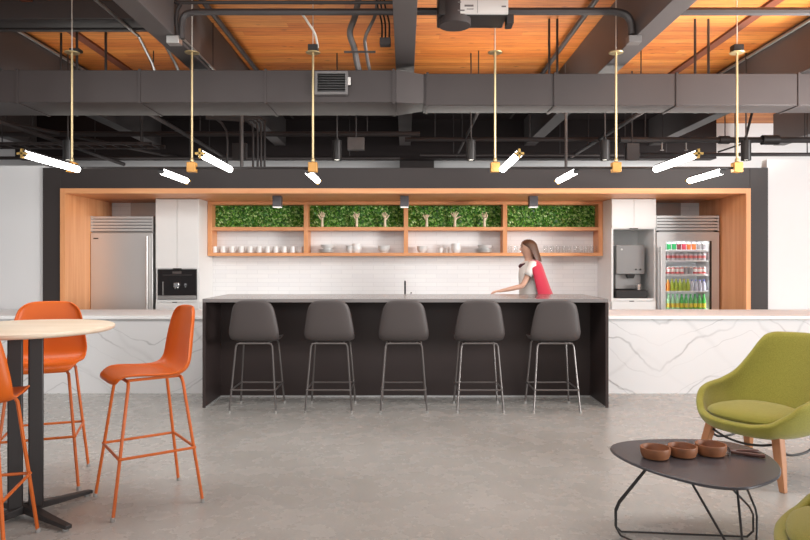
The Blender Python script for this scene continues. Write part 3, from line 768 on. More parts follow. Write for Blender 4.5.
# moss: leaves over a backing, one mesh per bay
rnd = random.Random(3)
bw = edges[1][0] - edges[0][1]
leafy = MB(); leafy.box(0, bw + .03, .14, .2, 0, zt0 - zm1)
for i in range(2900):
    x = rnd.uniform(.01, bw + .02); z = rnd.uniform(.008, zt0 - zm1 - .008); y = .14 - rnd.uniform(0, .035)
    a = rnd.uniform(0, 2 * PI); L = rnd.uniform(.014, .028); Wd = L * .5
    ux = Vector((math.cos(a), rnd.uniform(-.9, -.1), math.sin(a))).normalized()
    vx = ux.cross(Vector((rnd.uniform(-.5, .5), -1, rnd.uniform(-.5, .5)))).normalized()
    c = Vector((x, y, z))
    leafy.add([c - ux * L, c + vx * Wd, c + ux * L, c - vx * Wd], [(0, 1, 2, 3)])
leafy.cur = 0
m0 = None
for k in range(4):
    if m0 is None:
        m0 = leafy.build('moss_panel', M_leaf, s, smooth=False); o = m0
    else:
        o = m0.copy(); COL.objects.link(o); o.parent = s
    o.location = (edges[k][1], .045, zm1)
    o.scale = ((edges[k + 1][0] - edges[k][1]) / (bw + .03), 1, 1)

ZS = 1.513 + zb1; ZM = 1.513 + zm1
XR = lambda px, Y=9.1: (px - 405) * Y / FOC
# mugs
m = None
for i, px in enumerate((214.6, 222.9, 231.9, 241, 250, 259, 267.4, 275.7, 284, 292.4, 300)):
    lab = f'white mug, {ordw(i, 11)} of the eleven mugs on the left lower shelf'
    if m is None:
        m = thing('mug', lab, 'mug', (XR(px), 9.1, ZS), 0, 'white mugs on the left lower shelf')
        MB().lathe([(0, .006), (.03, 0), (.036, .006), (.038, .088), (.035, .09), (.032, .012), (0, .012)], seg=18).build('cup', M_porc, m)
        MB().tube(smoothpath([(.036, 0, .072), (.056, 0, .068), (.062, 0, .045), (.052, 0, .024), (.036, 0, .02)], 4), .005, 6).build('handle', M_porc, m)
    else: dup(m, (XR(px), 9.1, ZS), R([0, 12, -8, 5, 0, 10, -6, 3, 8, -10, 14][i]), lab)
# crockery
def bowlmesh(r, h, foot=.5):
    return [(0, .006), (r * foot, 0), (r * foot, .006), (r * .8, h * .4), (r, h), (r * .96, h), (r * .76, h * .45), (r * foot * .8, .014), (0, .014)]
def crock(name, prof, px, label, cat, group, z=0, Y=9.1, m=None):
    o = MB().lathe(prof, seg=24).build(name, m or M_porc); o.location = (XR(px, Y), Y, ZS + z); tag(o, label, cat, group); return o
def plate(r): return [(0, .004), (r * .55, 0), (r * .6, .003), (r, .012), (r, .015), (r * .6, .008), (0, .008)]
for j in range(4): crock('plate', plate(.115), 326, f'white plate, {["bottom", "second", "third", "topmost"][j]} of the stack in the second bay below the moss', 'plate', 'plates in the second bay', j * .012)
for j in range(2): crock('bowl', bowlmesh(.10, .045), 327.5, f'{["lower", "upper"][j]} white bowl on the plate stack in the second bay', 'bowl', 'bowls in the second bay', .052 + j * .016)
for j in range(3): crock('tea_bowl', bowlmesh(.06, .055), 350, f'{["lowest", "middle", "topmost"][j]} small bowl of the three nested left of the white jug', 'bowl', 'nested small bowls', j * .022)
t = thing('jug', 'round white jug on the lower shelf of the second bay', 'jug', (XR(356.5), 9.1, ZS))
MB().lathe([(0, .004), (.045, 0), (.068, .03), (.075, .065), (.066, .1), (.058, .118), (.061, .13), (.056, .13), (.054, .118), (.068, .065), (.04, .01), (0, .01)], seg=24).build('body', M_porc, t)
MB().tube(smoothpath([(-.06, 0, .11), (-.095, 0, .1), (-.1, 0, .065), (-.07, 0, .04)], 4), .007, 6).build('handle', M_porc, t)
for j in range(3): crock('bowl', bowlmesh(.085, .06), 384, f'{["lowest", "middle", "topmost"][j]} white bowl of the stack at the right end of the second bay', 'bowl', 'bowls at the right of the second bay', j * .02)
for j in range(3): crock('bowl', bowlmesh(.075, .055), 422, f'{["lowest", "middle", "topmost"][j]} white bowl of the stack at the left end of the third bay', 'bowl', 'bowls at the left of the third bay', j * .02)
crock('tumbler', [(0, .004), (.028, 0), (.034, .07), (.031, .07), (.025, .008), (0, .008)], 440.5, 'small pale cup left of the jug in the third bay, nearer the bowls', 'cup', None)
crock('tumbler', [(0, .004), (.028, 0), (.034, .07), (.031, .07), (.025, .008), (0, .008)], 447, 'small pale cup touching the jug in the third bay', 'cup', None, Y=9.16)
t = thing('jug', 'round white jug on the lower shelf of the third bay', 'jug', (XR(456), 9.1, ZS))
MB().lathe([(0, .004), (.045, 0), (.064, .03), (.07, .065), (.064, .1), (.062, .13), (.057, .13), (.058, .1), (.064, .065), (.04, .01), (0, .01)], seg=24).build('body', M_porc, t)
MB().tube(smoothpath([(-.06, 0, .11), (-.09, 0, .1), (-.095, 0, .065), (-.066, 0, .04)], 4), .007, 6).build('handle', M_porc, t)
for j in range(4): crock('plate', plate(.12), 484, f'white plate, {["bottom", "second", "third", "topmost"][j]} of the stack in the third bay', 'plate', 'plates in the third bay', j * .012)
for j in range(2): crock('bowl', bowlmesh(.105, .04), 485, f'{["lower", "upper"][j]} shallow bowl on the plate stack in the third bay', 'bowl', 'bowls on the third bay plates', .05 + j * .015)
# glasses in the fourth bay
gl = [510, 516, 522, 545.8, 552, 558, 563.9, 569, 575.7, 580.5, 586, 591.5, 598]
for i, px in enumerate(gl):
    prof = [(0, .006), (.028, 0), (.031, .004), (.034, .1), (.032, .1), (.029, .01), (0, .01)]
    o = MB().lathe(prof, seg=16).build('drinking_glass', M_glassw); o.location = (XR(px), 9.1, ZS)
    tag(o, f'clear glass, {ordw(i, 13)} of the glasses on the rightmost lower shelf', 'glass', 'glasses on the rightmost lower shelf')

# ------------------------------------------------------------------ carved hands
def skin_mesh(name, chains, sub=2):
    """chains: lists of (point, radius); a chain's first point may be an int index into already placed vertices"""
    vs = []; es = []; rs = []
    for ch in chains:
        prev = None
        for it in ch:
            if isinstance(it, int): prev = it; continue
            vs.append(it[0]); rs.append(it[1])
            if prev is not None: es.append((prev, len(vs) - 1))
            prev = len(vs) - 1
    me = bpy.data.meshes.new(name); me.from_pydata(vs, es, [])
    o = bpy.data.objects.new(name, me); COL.objects.link(o)
    o.modifiers.new('skin', 'SKIN').use_smooth_shade = True
    sv = me.skin_vertices[0].data
    for k, r in enumerate(rs):
        rr = r if isinstance(r, tuple) else (r, r)
        sv[k].radius = rr; sv[k].use_root = (k == 0)
    s_ = o.modifiers.new('sub', 'SUBSURF'); s_.levels = sub; s_.render_levels = sub
    bpy.context.view_layer.update()
    dg = bpy.context.evaluated_depsgraph_get()
    m2 = bpy.data.meshes.new_from_object(o.evaluated_get(dg))
    for p in m2.polygons: p.use_smooth = True
    bpy.data.objects.remove(o); bpy.data.meshes.remove(me)
    m2.name = name
    return m2
def handmesh(curl, spread, thumb, lean=0.):
    # palm faces -Y, fingers up Z; curl 0 straight .. 1 folded, one value per finger
    ch = [[((0, 0, 0), .024), ((0, 0, .05), .019), ((lean * .3, 0, .095), .017), ((lean * .6, 0, .12), (.026, .015)), ((lean, 0, .145), (.030, .014))]]
    for k in range(4):
        x = lean + (-.024 + k * .016); L = (.058, .068, .063, .048)[k]
        a = (k - 1.5) * spread; c = curl[k]
        p = Vector((x, 0, .158)); pts = [4, (tuple(p), .0095)]
        d = 0.
        for s_, f_ in ((.5, .0085), (.3, .008), (.2, .0068)):
            d += c * 1.45
            p = p + Vector((math.sin(a) * math.cos(d), -math.sin(d), math.cos(a) * math.cos(d))) * L * s_
            pts.append((tuple(p), f_))
        ch.append(pts)
    t = Vector((lean * .6 - .03, -.004, .125)); pts = [3, (tuple(t), .011)]
    for s_ in (.034, .026):
        t = t + Vector((-math.sin(thumb), -.3, math.cos(thumb))).normalized() * s_
        pts.append((tuple(t), .009))
    ch.append(pts)
    return skin_mesh('carved_hand', ch)
poses = [((.35, .2, .2, .3), .14, .5, 'loosely cupped fingers, leftmost in the second bay'), ((.1, .55, .55, .15), .1, .3, 'two folded fingers, middle of the second bay'), ((.5, .3, .25, .0), .2, .6, 'little finger held out, rightmost in the second bay'),
         ((.85, .8, .8, .8), .05, .4, 'closed fist, leftmost in the third bay'), ((.05, .1, .25, .0), .34, 1.1, 'fingers spread wide, middle of the third bay'), ((.0, .6, .75, .05), .08, .25, 'index and little finger raised, rightmost in the third bay')]
for (px, mir), (cu, sp_, th, lab) in zip(((322.2, 1), (356.7, 1), (385, -1), (426.7, 1), (454.9, -1), (484.4, -1)), poses):
    o = bpy.data.objects.new('carved_hand', handmesh(cu, sp_, th, .004)); COL.objects.link(o)
    o.data.materials.append(M_hand)
    o.location = (XR(px, 9.07), 9.07, ZM); o.scale = (mir, 1, 1.0)
    tag(o, 'pale upright hand sculpture with ' + lab, 'sculpture', 'hand sculptures in front of the moss')
# ------------------------------------------------------------------ stools
def stool_shell(zs):
    # (y forward, z over the seat, half width, roundness lift at the sides)
    prof = [(.243, -.036, .165, .000, 0), (.243, -.020, .192, .002, 0), (.224, -.003, .213, .008, 0), (.17, .006, .224, .016, 0), (.09, .002, .228, .018, 0), (.0, -.008, .230, .020, 0), (-.085, -.016, .232, .026, 0),
            (-.145, -.012, .234, .042, .01), (-.185, .016, .238, .050, .03), (-.205, .072, .236, .024, .045), (-.216, .15, .226, .004, .05), (-.226, .235, .212, 0, .048), (-.236, .31, .196, -.002, .044), (-.243, .358, .175, -.010, .04), (-.246, .388, .130, -.016, .034)]
    P = []
    for (y, z, w, lift, fw) in prof:
        row = []
        for j in range(13):
            u = -1 + 2 * j / 12
            row.append((w * math.sin(u * PI / 2 * .98) / math.sin(PI / 2 * .98) * (1 - .0), y + fw * abs(u) ** 2.4 - (.03 * abs(u) ** 4 if y > .2 else 0), zs + z + lift * abs(u) ** 3))
        P.append(row)
    return P
def make_stool(kind, zs, fw, fd, tw, td, zr, mp_, mm, label, group):
    t = thing(kind, label, 'stool', (0, 0, 0), 0, group)
    MB().grid(stool_shell(zs)).build('seat_shell', mp_, t, solid=.012, sub=1)
    r = .0095
    zt = zs - .03
    b = MB()
    for s_ in (-1, 1):
        b.tube([(-tw + .03, s_ * td, zt), (tw - .03, s_ * td, zt)], r, 8)
        b.tube([(s_ * (tw - .04), -td, zt + .004), (s_ * (tw - .04), td, zt + .004)], r * .9, 8)
    b.build('seat_frame', mm, t)
    def legpt(sx, sy, z):
        k = 1 - z / zt
        return Vector((sx * (tw + (fw - tw) * k), sy * (td + (fd - td) * k), z))
    for sx in (-1, 1):
        for sy in (-1, 1):
            top = [Vector((sx * (tw - .035), sy * td, zt)), Vector((sx * (tw - .012), sy * td, zt - .004)), legpt(sx, sy, zt - .03)]
            lg = MB().tube(top + [legpt(sx, sy, zr), legpt(sx, sy, .012)], r, 8).build('leg', mm, t)
            p = legpt(sx, sy, .0)
            MB().lathe([(.012, 0), (.013, .004), (.012, .022), (.004, .024)], (p.x, p.y, 0), 10).build('glide', M_glide, lg)
    c = [legpt(sx, sy, zr) + Vector((sx * .006, sy * .006, 0)) for sx, sy in ((-1, -1), (1, -1), (1, 1), (-1, 1))]
    b = MB()
    for k in range(4): b.tube([c[k], c[(k + 1) % 4]], .008, 8)
    b.build('footrest', mm, t)
    return t
gl_ = ['leftmost grey bar stool at the dark island', 'second grey bar stool from the left at the dark island', 'middle grey bar stool at the dark island', 'fourth grey bar stool from the left at the dark island', 'rightmost grey bar stool at the dark island']
g0 = make_stool('bar_stool', .682, .221, .218, .172, .15, .216, M_grey, M_greym, gl_[0], 'grey stools along the island')
for i, x in enumerate((-1.442, -.724, -.012, .714, 1.438)):
    if i == 0: g0.location = (x, 6.365, 0)
    else: dup(g0, (x, 6.365, 0), None, gl_[i])
def face(dx, dy): return math.atan2(dy, dx) - PI / 2
o0 = make_stool('high_stool', .775, .237, .25, .165, .15, .327, M_orange, M_orangem, 'orange high stool in side view, right of the round table', 'orange stools round the table')
o0.location = (-1.545, 3.915, 0); o0.rotation_euler = (0, 0, face(-.81, -.588))
dup(o0, (-2.355, 4.235, 0), face(.334, -.943), 'orange high stool behind the round table, facing the camera')
dup(o0, (-2.11, 3.14, 0), face(-.25, .97), 'orange high stool cut by the left edge, in front of the table')

# ------------------------------------------------------------------ round bar table
t = thing('bar_table', 'round high table with a pale top on a black double column at left', 'table', (-2.13, 3.65, 0))
MB().lathe([(0, 1.04), (.44, 1.04), (.456, 1.048), (.46, 1.056), (.458, 1.066), (.452, 1.07), (0, 1.07)], seg=72).build('tabletop', M_ash, t)
for s_ in (-.05, .05):
    b = MB(); b.obox((s_ * .864, s_ * .504, .545), (.864, .504, 0), (-.504, .864, 0), (0, 0, 1), .038, .036, .495)
    b.build('column', M_base, t, bevel=.008)
for (dx, dy) in ((.201, .347), (.346, -.2), (-.201, -.347), (-.346, .2)):
    d = Vector((dx, dy, 0)); n = d.normalized(); s_ = Vector((-n.y, n.x, 0))
    b = MB(); vs = []
    for k, (q, hw, z0, z1) in enumerate(((0.02, .03, .03, .075), (.55, .024, .018, .048), (1.0, .019, .012, .032))):
        c = d * q
        vs += [c - s_ * hw + Vector((0, 0, z0)), c + s_ * hw + Vector((0, 0, z0)), c + s_ * hw + Vector((0, 0, z1)), c - s_ * hw + Vector((0, 0, z1))]
    fs = [(0, 1, 2, 3), (8, 11, 10, 9)]
    for k in range(2):
        for q in range(4): fs.append((k * 4 + q, k * 4 + 4 + q, k * 4 + 4 + (q + 1) % 4, k * 4 + (q + 1) % 4))
    b.add(vs, fs)
    ft = b.build('foot', M_base, t, bevel=.004)
    c = d * .93
    MB().lathe([(.016, 0), (.016, .014)], (c.x, c.y, 0), 10).build('glide', M_glide, ft)
MB().box(-.12, .12, -.07, .07, 1.02, 1.04).build('top_plate', M_base, t)

# ------------------------------------------------------------------ coffee table
ZT = .42
out = [(609.9, 448), (612.5, 444.5), (620, 442), (633.7, 440.2), (655, 438.9), (677.8, 438.6), (702, 439.2), (724.5, 441), (742, 444.5), (755.6, 449), (768, 455), (776.5, 461.5), (781, 468.7), (779.5, 475.5), (771, 480.8), (759, 484.8), (745, 487.3), (725, 487.2), (703.7, 484.3), (678, 478.2), (651.9, 470.5), (634, 463.5), (621, 457.3), (613, 452)]
poly = []
for px, py in out:
    Y = FOC * (EYE - ZT) / (py - 262); poly.append(Vector(((px - 405) * Y / FOC, Y)))
sm = [Vector((p.x, p.y)) for p in smoothpath([(p.x, p.y, 0) for p in poly + poly[:1]], 3)][:-1]
cx = sum(p.x for p in sm) / len(sm); cy = sum(p.y for p in sm) / len(sm)
t = thing('coffee_table', 'low dark coffee table with a rounded triangular top on black wire legs', 'table', (cx, cy, 0))
MB().prism([(p.x - cx, p.y - cy) for p in sm], ZT - .014, ZT).build('tabletop', M_ctop, t, bevel=.004)
def lp(px, py, z):
    Y = FOC * (EYE - z) / (py - 262); return Vector(((px - 405) * Y / FOC - cx, Y - cy, z))
def v3(x, y, z): return Vector((x - cx, y - cy, z))
A0, B0, C0 = (1.11, 3.43), (1.80, 3.36), (1.455, 2.83)
def loop(P, Q, tP, tQ):
    m_ = v3((P[0] + Q[0]) / 2, (P[1] + Q[1]) / 2, 0); pts = []
    ends = []
    for (p, t_) in ((P, tP), (Q, tQ)):
        f_ = v3(p[0], p[1], .009); sh = v3(p[0], p[1], .145); tp = v3(t_[0], t_[1], ZT - .013)
        inn = f_ + (m_ - f_).normalized() * .03; inn.z = .009
        ends.append([tp, sh + (tp - sh) * .1, sh + Vector((0, 0, -.02)), f_ + Vector((0, 0, .03)), inn])
    path = ends[0] + ends[1][::-1]
    MB().tube(path, .0056, 8).build('wire_leg', M_wire, t)
loop((A0[0], A0[1]), (B0[0], B0[1]), (1.27, 3.34), (1.52, 3.2))
loop((B0[0] + .008, B0[1] - .02), (C0[0] + .02, C0[1]), (1.63, 3.16), (1.555, 3.05))
loop((C0[0] - .02, C0[1]), (A0[0] - .004, A0[1] - .025), (1.35, 3.1), (1.25, 3.3))

bl = ['left wooden bowl of the three on the coffee table', 'middle wooden bowl of the three on the coffee table', 'right wooden bowl, nearest the tool on the coffee table']
b0 = None
for i, (x, y, r_) in enumerate(((1.292, 3.355, .93), (1.446, 3.385, .90), (1.604, 3.41, .955))):
    if b0 is None:
        b0 = MB().lathe([(0, .004), (.060, 0), (.070, .006), (.079, .03), (.081, .055), (.080, .060), (.074, .060), (.071, .040), (.06, .016), (0, .011)], seg=32).build('wooden_bowl', M_bowl)
        o = b0
    else: o = b0.copy(); COL.objects.link(o)
    o.location = (x, y, ZT); o.scale = (r_, r_, r_); o.rotation_euler = (0, 0, i * .7)
    tag(o, bl[i], 'bowl', 'wooden bowls on the coffee table')
t = thing('kitchen_tool', 'small tool with two brown wooden grips and thin wire lying right of the bowls', 'tool', (1.765, 3.39, ZT))
for k, (a, c) in enumerate((((-.02, .045, .012), (.10, .035, .012)), ((-.01, .0, .012), (.085, -.055, .012)))):
    a = Vector(a); c = Vector(c)
    MB().tube([a, a.lerp(c, .1), a.lerp(c, .6), c.lerp(a, .05), c], [.006, .0095, .011, .010, .006], 10).build('grip', mat('dark_brown_grip', (.085, .03, .022), .4, var=.3), t)
MB().tube(smoothpath([(-.02, .045, .012), (-.055, .03, .012), (-.01, .0, .012)], 5), .008, 8).build('yoke', mat('dark_brown_grip', (.085, .03, .022)), t)
MB().tube(smoothpath([(-.05, .03, .012), (-.075, .012, .008), (-.085, -.02, .006), (-.07, .0, .03), (-.085, .03, .05), (-.075, .05, .03), (-.05, .035, .014)], 5), .003, 6).build('wire', M_wire, t)

# ------------------------------------------------------------------ armchairs
def chair_shell():
    n = 80; P = []
    def rim(a):     # a = 0 back .. pi front
        x = abs(a)
        K = [(0, .93), (.55, .925), (.70, .905), (.80, .84), (.90, .75), (1.0, .68), (1.15, .62), (1.4, .58), (1.7, .565), (2.0, .535), (2.2, .475), (2.45, .412), (2.75, .392), (PI, .388)]
        for (a0, z0), (a1, z1) in zip(K, K[1:]):
            if x <= a1: u = (x - a0) / (a1 - a0); u = u * u * (3 - 2 * u) * .4 + u * .6; return z0 + (z1 - z0) * u
        return .388
    S = [0, .25, .5, .68, .8, .9, .96, 1.0]
    for si, s_ in enumerate((.0, .3, .55, .75, .88, .97, 1.02, 1.06, 1.08, 1.09)):
        row = []
        wv = (0, 0, 0, .02, .08, .22, .42, .64, .85, 1.0)[si]
        for k in range(n):
            a = -PI + 2 * PI * k / n
            c, s2 = math.cos(a), math.sin(a)
            e = 2.5
            q = (abs(c) ** e + abs(s2) ** e) ** (-1 / e)
            zb = .318
            z = zb + (rim(a) - zb) * wv
            hx, hy = .335, .32
            x = s2 * q * hx * s_; y = -c * q * hy * s_
            back = max(0, c) ** 1.2
            up = max(0, z - .42)
            y -= back * up * .30
            x *= 1 - .14 * max(0, (z - .56)) * (1 if abs(a) < 1.2 else .6)
            side = abs(s2) ** 2
            x += math.copysign(side * max(0, .08 - abs(z - .5)) * .15, s2)
            row.append((x, y, z))
        P.append(row)
    return P
def make_chair(label):
    t = thing('armchair', label, 'armchair', (0, 0, 0), 0, 'olive green armchairs')
    MB().grid(chair_shell(), wrap=True).build('shell', M_green, t, solid=.05, sub=1)
    P = []
    for i in range(13):
        f_ = -PI / 2 + PI * i / 12; row = []
        for k in range(36):
            a = 2 * PI * k / 36; e = 2.6
            q = (abs(math.cos(a)) ** e + abs(math.sin(a)) ** e) ** (-1 / e)
            cf = math.copysign(abs(math.cos(f_)) ** .55, math.cos(f_)) if abs(math.cos(f_)) > 1e-6 else 0
            x = math.cos(a) * q * .285 * cf; y = .045 + math.sin(a) * q * .285 * cf
            row.append((x, y, .402 + .058 * math.sin(f_) + .03 * (y) + (.018 * math.exp(-(x * x + y * y) / .03) if f_ > 0 else 0)))
        P.append(row)
    MB().grid(P, wrap=True).build('seat_cushion', M_green, t)
    for sx in (-1, 1):
        for sy in (-1, 1):
            tp = Vector((sx * .235, sy * .19, .335)); ft = Vector((sx * .305, .24 if sy > 0 else -.30, 0))
            d = (ft - tp)
            b = MB(); vs = []
            for (q, h) in ((0, .029), (.5, .027), (1.0, .018)):
                c = tp + d * q
                vs += [c + Vector((i * h, j * h, 0)) for i, j in ((-1, -1), (1, -1), (1, 1), (-1, 1))]
            fs = [(0, 3, 2, 1), (8, 9, 10, 11)]
            for k in range(2):
                for q in range(4): fs.append((k * 4 + q, k * 4 + (q + 1) % 4, k * 4 + 4 + (q + 1) % 4, k * 4 + 4 + q))
            b.add(vs, fs); b.build('leg', M_legwood, t, bevel=.006)
    MB().tube(smoothpath([(-.245, .20, .28), (-.13, .212, .245), (0, .217, .232), (.13, .212, .245), (.245, .20, .28)]), .008, 8).build('front_stretcher', M_wire, t)
    MB().tube(smoothpath([(.247, .20, .26), (.255, .1, .2), (.255, -.1, .2), (.247, -.21, .26)]), .008, 8).build('side_stretcher', M_wire, t)
    MB().tube(smoothpath([(-.247, .20, .26), (-.255, .1, .2), (-.255, -.1, .2), (-.247, -.21, .26)]), .008, 8).build('side_stretcher', M_wire, t)
    return t
c0 = make_chair('olive green armchair on wooden legs behind the coffee table')
c0.location = (2.42, 4.41, 0); c0.rotation_euler = (0, 0, face(-.89, -.455))
dup(c0, (1.755, 2.345, 0), face(-.85, .5), 'olive green armchair mostly cut off at the lower right corner')

# ------------------------------------------------------------------ the woman behind the island
YPn = 7.85
wm = thing('person', 'woman in a red cardigan walking left behind the dark island', 'person', (1.52, YPn, 0))
# local: she faces -X; near side (her left) is -Y
J = lambda *a: tuple(a)
body = [
    [(J(.0, 0, .95), (.115, .15)), (J(-.005, 0, 1.08), (.10, .135)), (J(-.015, 0, 1.22), (.105, .145)), (J(-.015, 0, 1.34), (.10, .15)), (J(-.012, 0, 1.42), (.06, .085)), (J(-.018, 0, 1.475), .052), (J(-.03, 0, 1.52), .070), (J(-.034, 0, 1.56), .088), (J(-.03, 0, 1.61), .104), (J(-.022, 0, 1.66), .095), (J(-.02, 0, 1.685), .06)],
    # near arm reaching forward
    [3, (J(-.012, -.135, 1.40), .052), (J(-.012, -.185, 1.38), .048), (J(-.075, -.20, 1.26), .040), (J(-.14, -.20, 1.145), .034), (J(-.27, -.19, 1.115), .029), (J(-.375, -.175, 1.09), .021), (J(-.42, -.172, 1.085), (.024, .016)), (J(-.45, -.172, 1.08), (.026, .014))],
    # far arm swinging back a little
    [3, (J(-.012, .135, 1.40), .052), (J(-.012, .185, 1.38), .048), (J(.03, .205, 1.24), .040), (J(.055, .21, 1.12), .034), (J(.03, .215, 1.0), .029), (J(-.02, .21, .89), .021), (J(-.03, .21, .85), (.016, .024)), (J(-.035, .21, .82), (.014, .026))],
    # legs mid stride
    [0, (J(0, -.085, .88), .085), (J(-.10, -.09, .66), .068), (J(-.16, -.09, .47), .052), (J(-.20, -.09, .26), .046), (J(-.235, -.09, .085), .034), (J(-.30, -.09, .04), .032), (J(-.38, -.095, .025), .022)],
    [0, (J(0, .085, .88), .085), (J(.08, .09, .66), .068), (J(.12, .09, .47), .052), (J(.24, .09, .28), .046), (J(.33, .09, .12), .034), (J(.29, .09, .055), .030), (J(.22, .095, .025), .022)],
]
for k in range(4):   # fingers of the near hand (index 16 is the knuckle end of that palm)
    y = -.172 + (-.021 + .014 * k); L = (.034, .04, .037, .028)[k]
    body.append([17, (J(-.468, y, 1.078), .009), (J(-.468 - L * .55, y, 1.07), .0085), (J(-.468 - L * .9, y, 1.052 - .004 * k), .008), (J(-.468 - L, y, 1.035), .007)])
body.append([16, (J(-.43, -.145, 1.083), .011), (J(-.46, -.135, 1.066), .0095), (J(-.478, -.138, 1.052), .008)])
for k in range(4):   # far hand
    x = -.035 + (-.021 + .014 * k); L = (.036, .042, .039, .03)[k]
    body.append([25, (J(x, .21, .805), .009), (J(x + .004, .206, .805 - L * .6), .0085), (J(x + .01, .198, .805 - L), .0075)])
body.append([24, (J(-.062, .205, .845), .011), (J(-.078, .2, .82), .0095), (J(-.082, .196, .80), .008)])
me = skin_mesh('body', body)
o = bpy.data.objects.new('body', me); COL.objects.link(o); o.parent = wm; me.materials.append(M_skin)
# face: nose, eyes, brows, mouth, ears, each set on the surface of the head
def surf(y, z):
    best = min((v.co.x for v in me.vertices if abs(v.co.z - z) < .022 and abs(v.co.y - y) < .022), default=-.12)
    return best
x0 = surf(0, 1.59)
b = MB(); b.add([(x0 + .004, 0, 1.622), (x0 + .008, -.014, 1.575), (x0 - .026, 0, 1.577), (x0 + .008, .014, 1.575), (x0 + .004, 0, 1.563)], [(0, 1, 2), (0, 2, 3), (1, 4, 2), (2, 4, 3), (0, 3, 4, 1)])
b.build('nose', M_skin, wm, bevel=.004)
for y in (-1, 1):
    xe = surf(y * .034, 1.612)
    MB().lathe([(0, -.009), (.008, -.006), (.0105, 0), (.008, .006), (0, .009)], (xe + .006, y * .034, 1.612), 10).build('eye', M_eye, wm)
    MB().tube([(surf(y * .018, 1.635), y * .018, 1.632), (surf(y * .034, 1.635), y * .034, 1.637), (surf(y * .05, 1.635), y * .05, 1.632)], .0045, 6).build('eyebrow', M_hair, wm)
    ye = max(abs(v.co.y) for v in me.vertices if abs(v.co.z - 1.6) < .03)
    MB().lathe([(0, -.026), (.012, -.016), (.015, .006), (.009, .026), (0, .03)], (-.028, y * (ye - .004), 1.595), 8, sx=1.2, sy=.6).build('ear', M_skin, wm)
xm = surf(0, 1.548)
MB().tube([(surf(-.02, 1.548) + .001, -.022, 1.546), (xm - .002, 0, 1.548), (surf(.02, 1.548) + .001, .022, 1.546)], .0065, 6).build('mouth', M_lip, wm)
hx0 = min(v.co.x for v in me.vertices if v.co.z > 1.58); hx1 = max(v.co.x for v in me.vertices if v.co.z > 1.58)
HC = (hx0 + hx1) / 2; RX = (hx1 - hx0) / 2 + .012      # hair clears the back of the head
RY = max(abs(v.co.y) for v in me.vertices if v.co.z > 1.56) + .012
ZT_ = max(v.co.z for v in me.vertices) + .012
# hair: cap open at the face, falling to the shoulders at the back
P = []
for i in range(13):
    f_ = i / 12; row = []
    for k in range(25):
        a = -2.15 + 4.3 * k / 24               # 0 = back of the head (+X)
        top = f_ < .42
        if top:
            ph = f_ / .42 * PI / 2
            s_ = math.sin(ph) if i else .03; z = 1.61 + (ZT_ - 1.61) * math.cos(ph)
            aa = a * (1.42 - .58 * (f_ / .42) ** 4); dx = 0; u = 0
        else:
            u = (f_ - .42) / .58
            z = 1.61 - .175 * u; s_ = 1 + .10 * math.sin(u * PI * .8) + .06 * u
            aa = a * (.84 - .24 * u ** .6); dx = .035 * u ** 1.5
        row.append((HC + math.cos(aa) * RX * s_ + dx, math.sin(aa) * RY * s_, z + .006 * math.sin(7 * aa)))
    P.append(row)
MB().grid(P).build('hair', M_hair, wm, solid=.014, sub=1)
# clothes
def shell(rows, closed, name, m, solid=.012):
    return MB().grid(rows, wrap=closed).build(name, m, wm, solid=solid, sub=1)
def ring(cx_, z, rx, ry, n=28, a0=0, a1=2 * PI, closed=True):
    return [(cx_ + rx * math.cos(a0 + (a1 - a0) * k / (n if closed else n - 1)), ry * math.sin(a0 + (a1 - a0) * k / (n if closed else n - 1)), z) for k in range(n)]
shell([ring(-.012, 1.445, .055, .075), ring(-.012, 1.425, .085, .135), ring(-.014, 1.39, .108, .168), ring(-.018, 1.32, .125, .172), ring(-.02, 1.22, .125, .163), ring(-.012, 1.1, .118, .152), ring(-.002, .98, .135, .172), ring(0, .92, .14, .178)], True, 'shirt', M_shirt)
for y in (-1, 1):
    pts = ((-.012, y * .15, 1.40), (-.016, y * .187, 1.37), (-.045, y * .198, 1.315), (-.072, y * .203, 1.265)) if y < 0 else ((-.012, y * .15, 1.40), (-.012, y * .187, 1.37), (.012, y * .20, 1.31), (.028, y * .207, 1.25))
    MB().tube(pts, [.058, .06, .056, .054], 16, cap=False).build('shirt_sleeve', M_shirt, wm, solid=.006)
shell([ring(.0, 1.455, .07, .10, 26, -2.0, 2.0, False), ring(.0, 1.435, .10, .17, 26, -1.9, 1.9, False), ring(.0, 1.39, .125, .235, 26, -1.9, 1.9, False), ring(.005, 1.32, .14, .272, 26, -1.85, 1.85, False), ring(.02, 1.24, .155, .272, 26, -1.8, 1.8, False), ring(.04, 1.14, .17, .265, 26, -1.76, 1.76, False), ring(.065, 1.04, .19, .26, 26, -1.74, 1.74, False), ring(.082, .96, .205, .255, 26, -1.72, 1.72, False), ring(.09, .90, .21, .25, 26, -1.6, 1.6, False)], False, 'cardigan', M_red, .016)
MB().tube(smoothpath([(-.075, -.09, 1.40), (-.118, -.04, 1.385), (-.125, 0, 1.375), (-.118, .04, 1.385), (-.075, .09, 1.40)]), .022, 10).build('scarf', mat('dark_scarf', (.10, .03, .04), .8), wm)
for (pts) in (((.0, -.085, .92), (-.05, -.088, .78), (-.10, -.09, .66), (-.16, -.09, .47), (-.20, -.09, .26), (-.232, -.09, .12)), ((.0, .085, .92), (.045, .088, .78), (.08, .09, .66), (.12, .09, .47), (.24, .09, .28), (.315, .09, .15))):
    MB().tube(pts, [.105, .1, .085, .068, .06, .055], 18, cap=False).build('trouser_leg', M_trouser, wm, solid=.006)
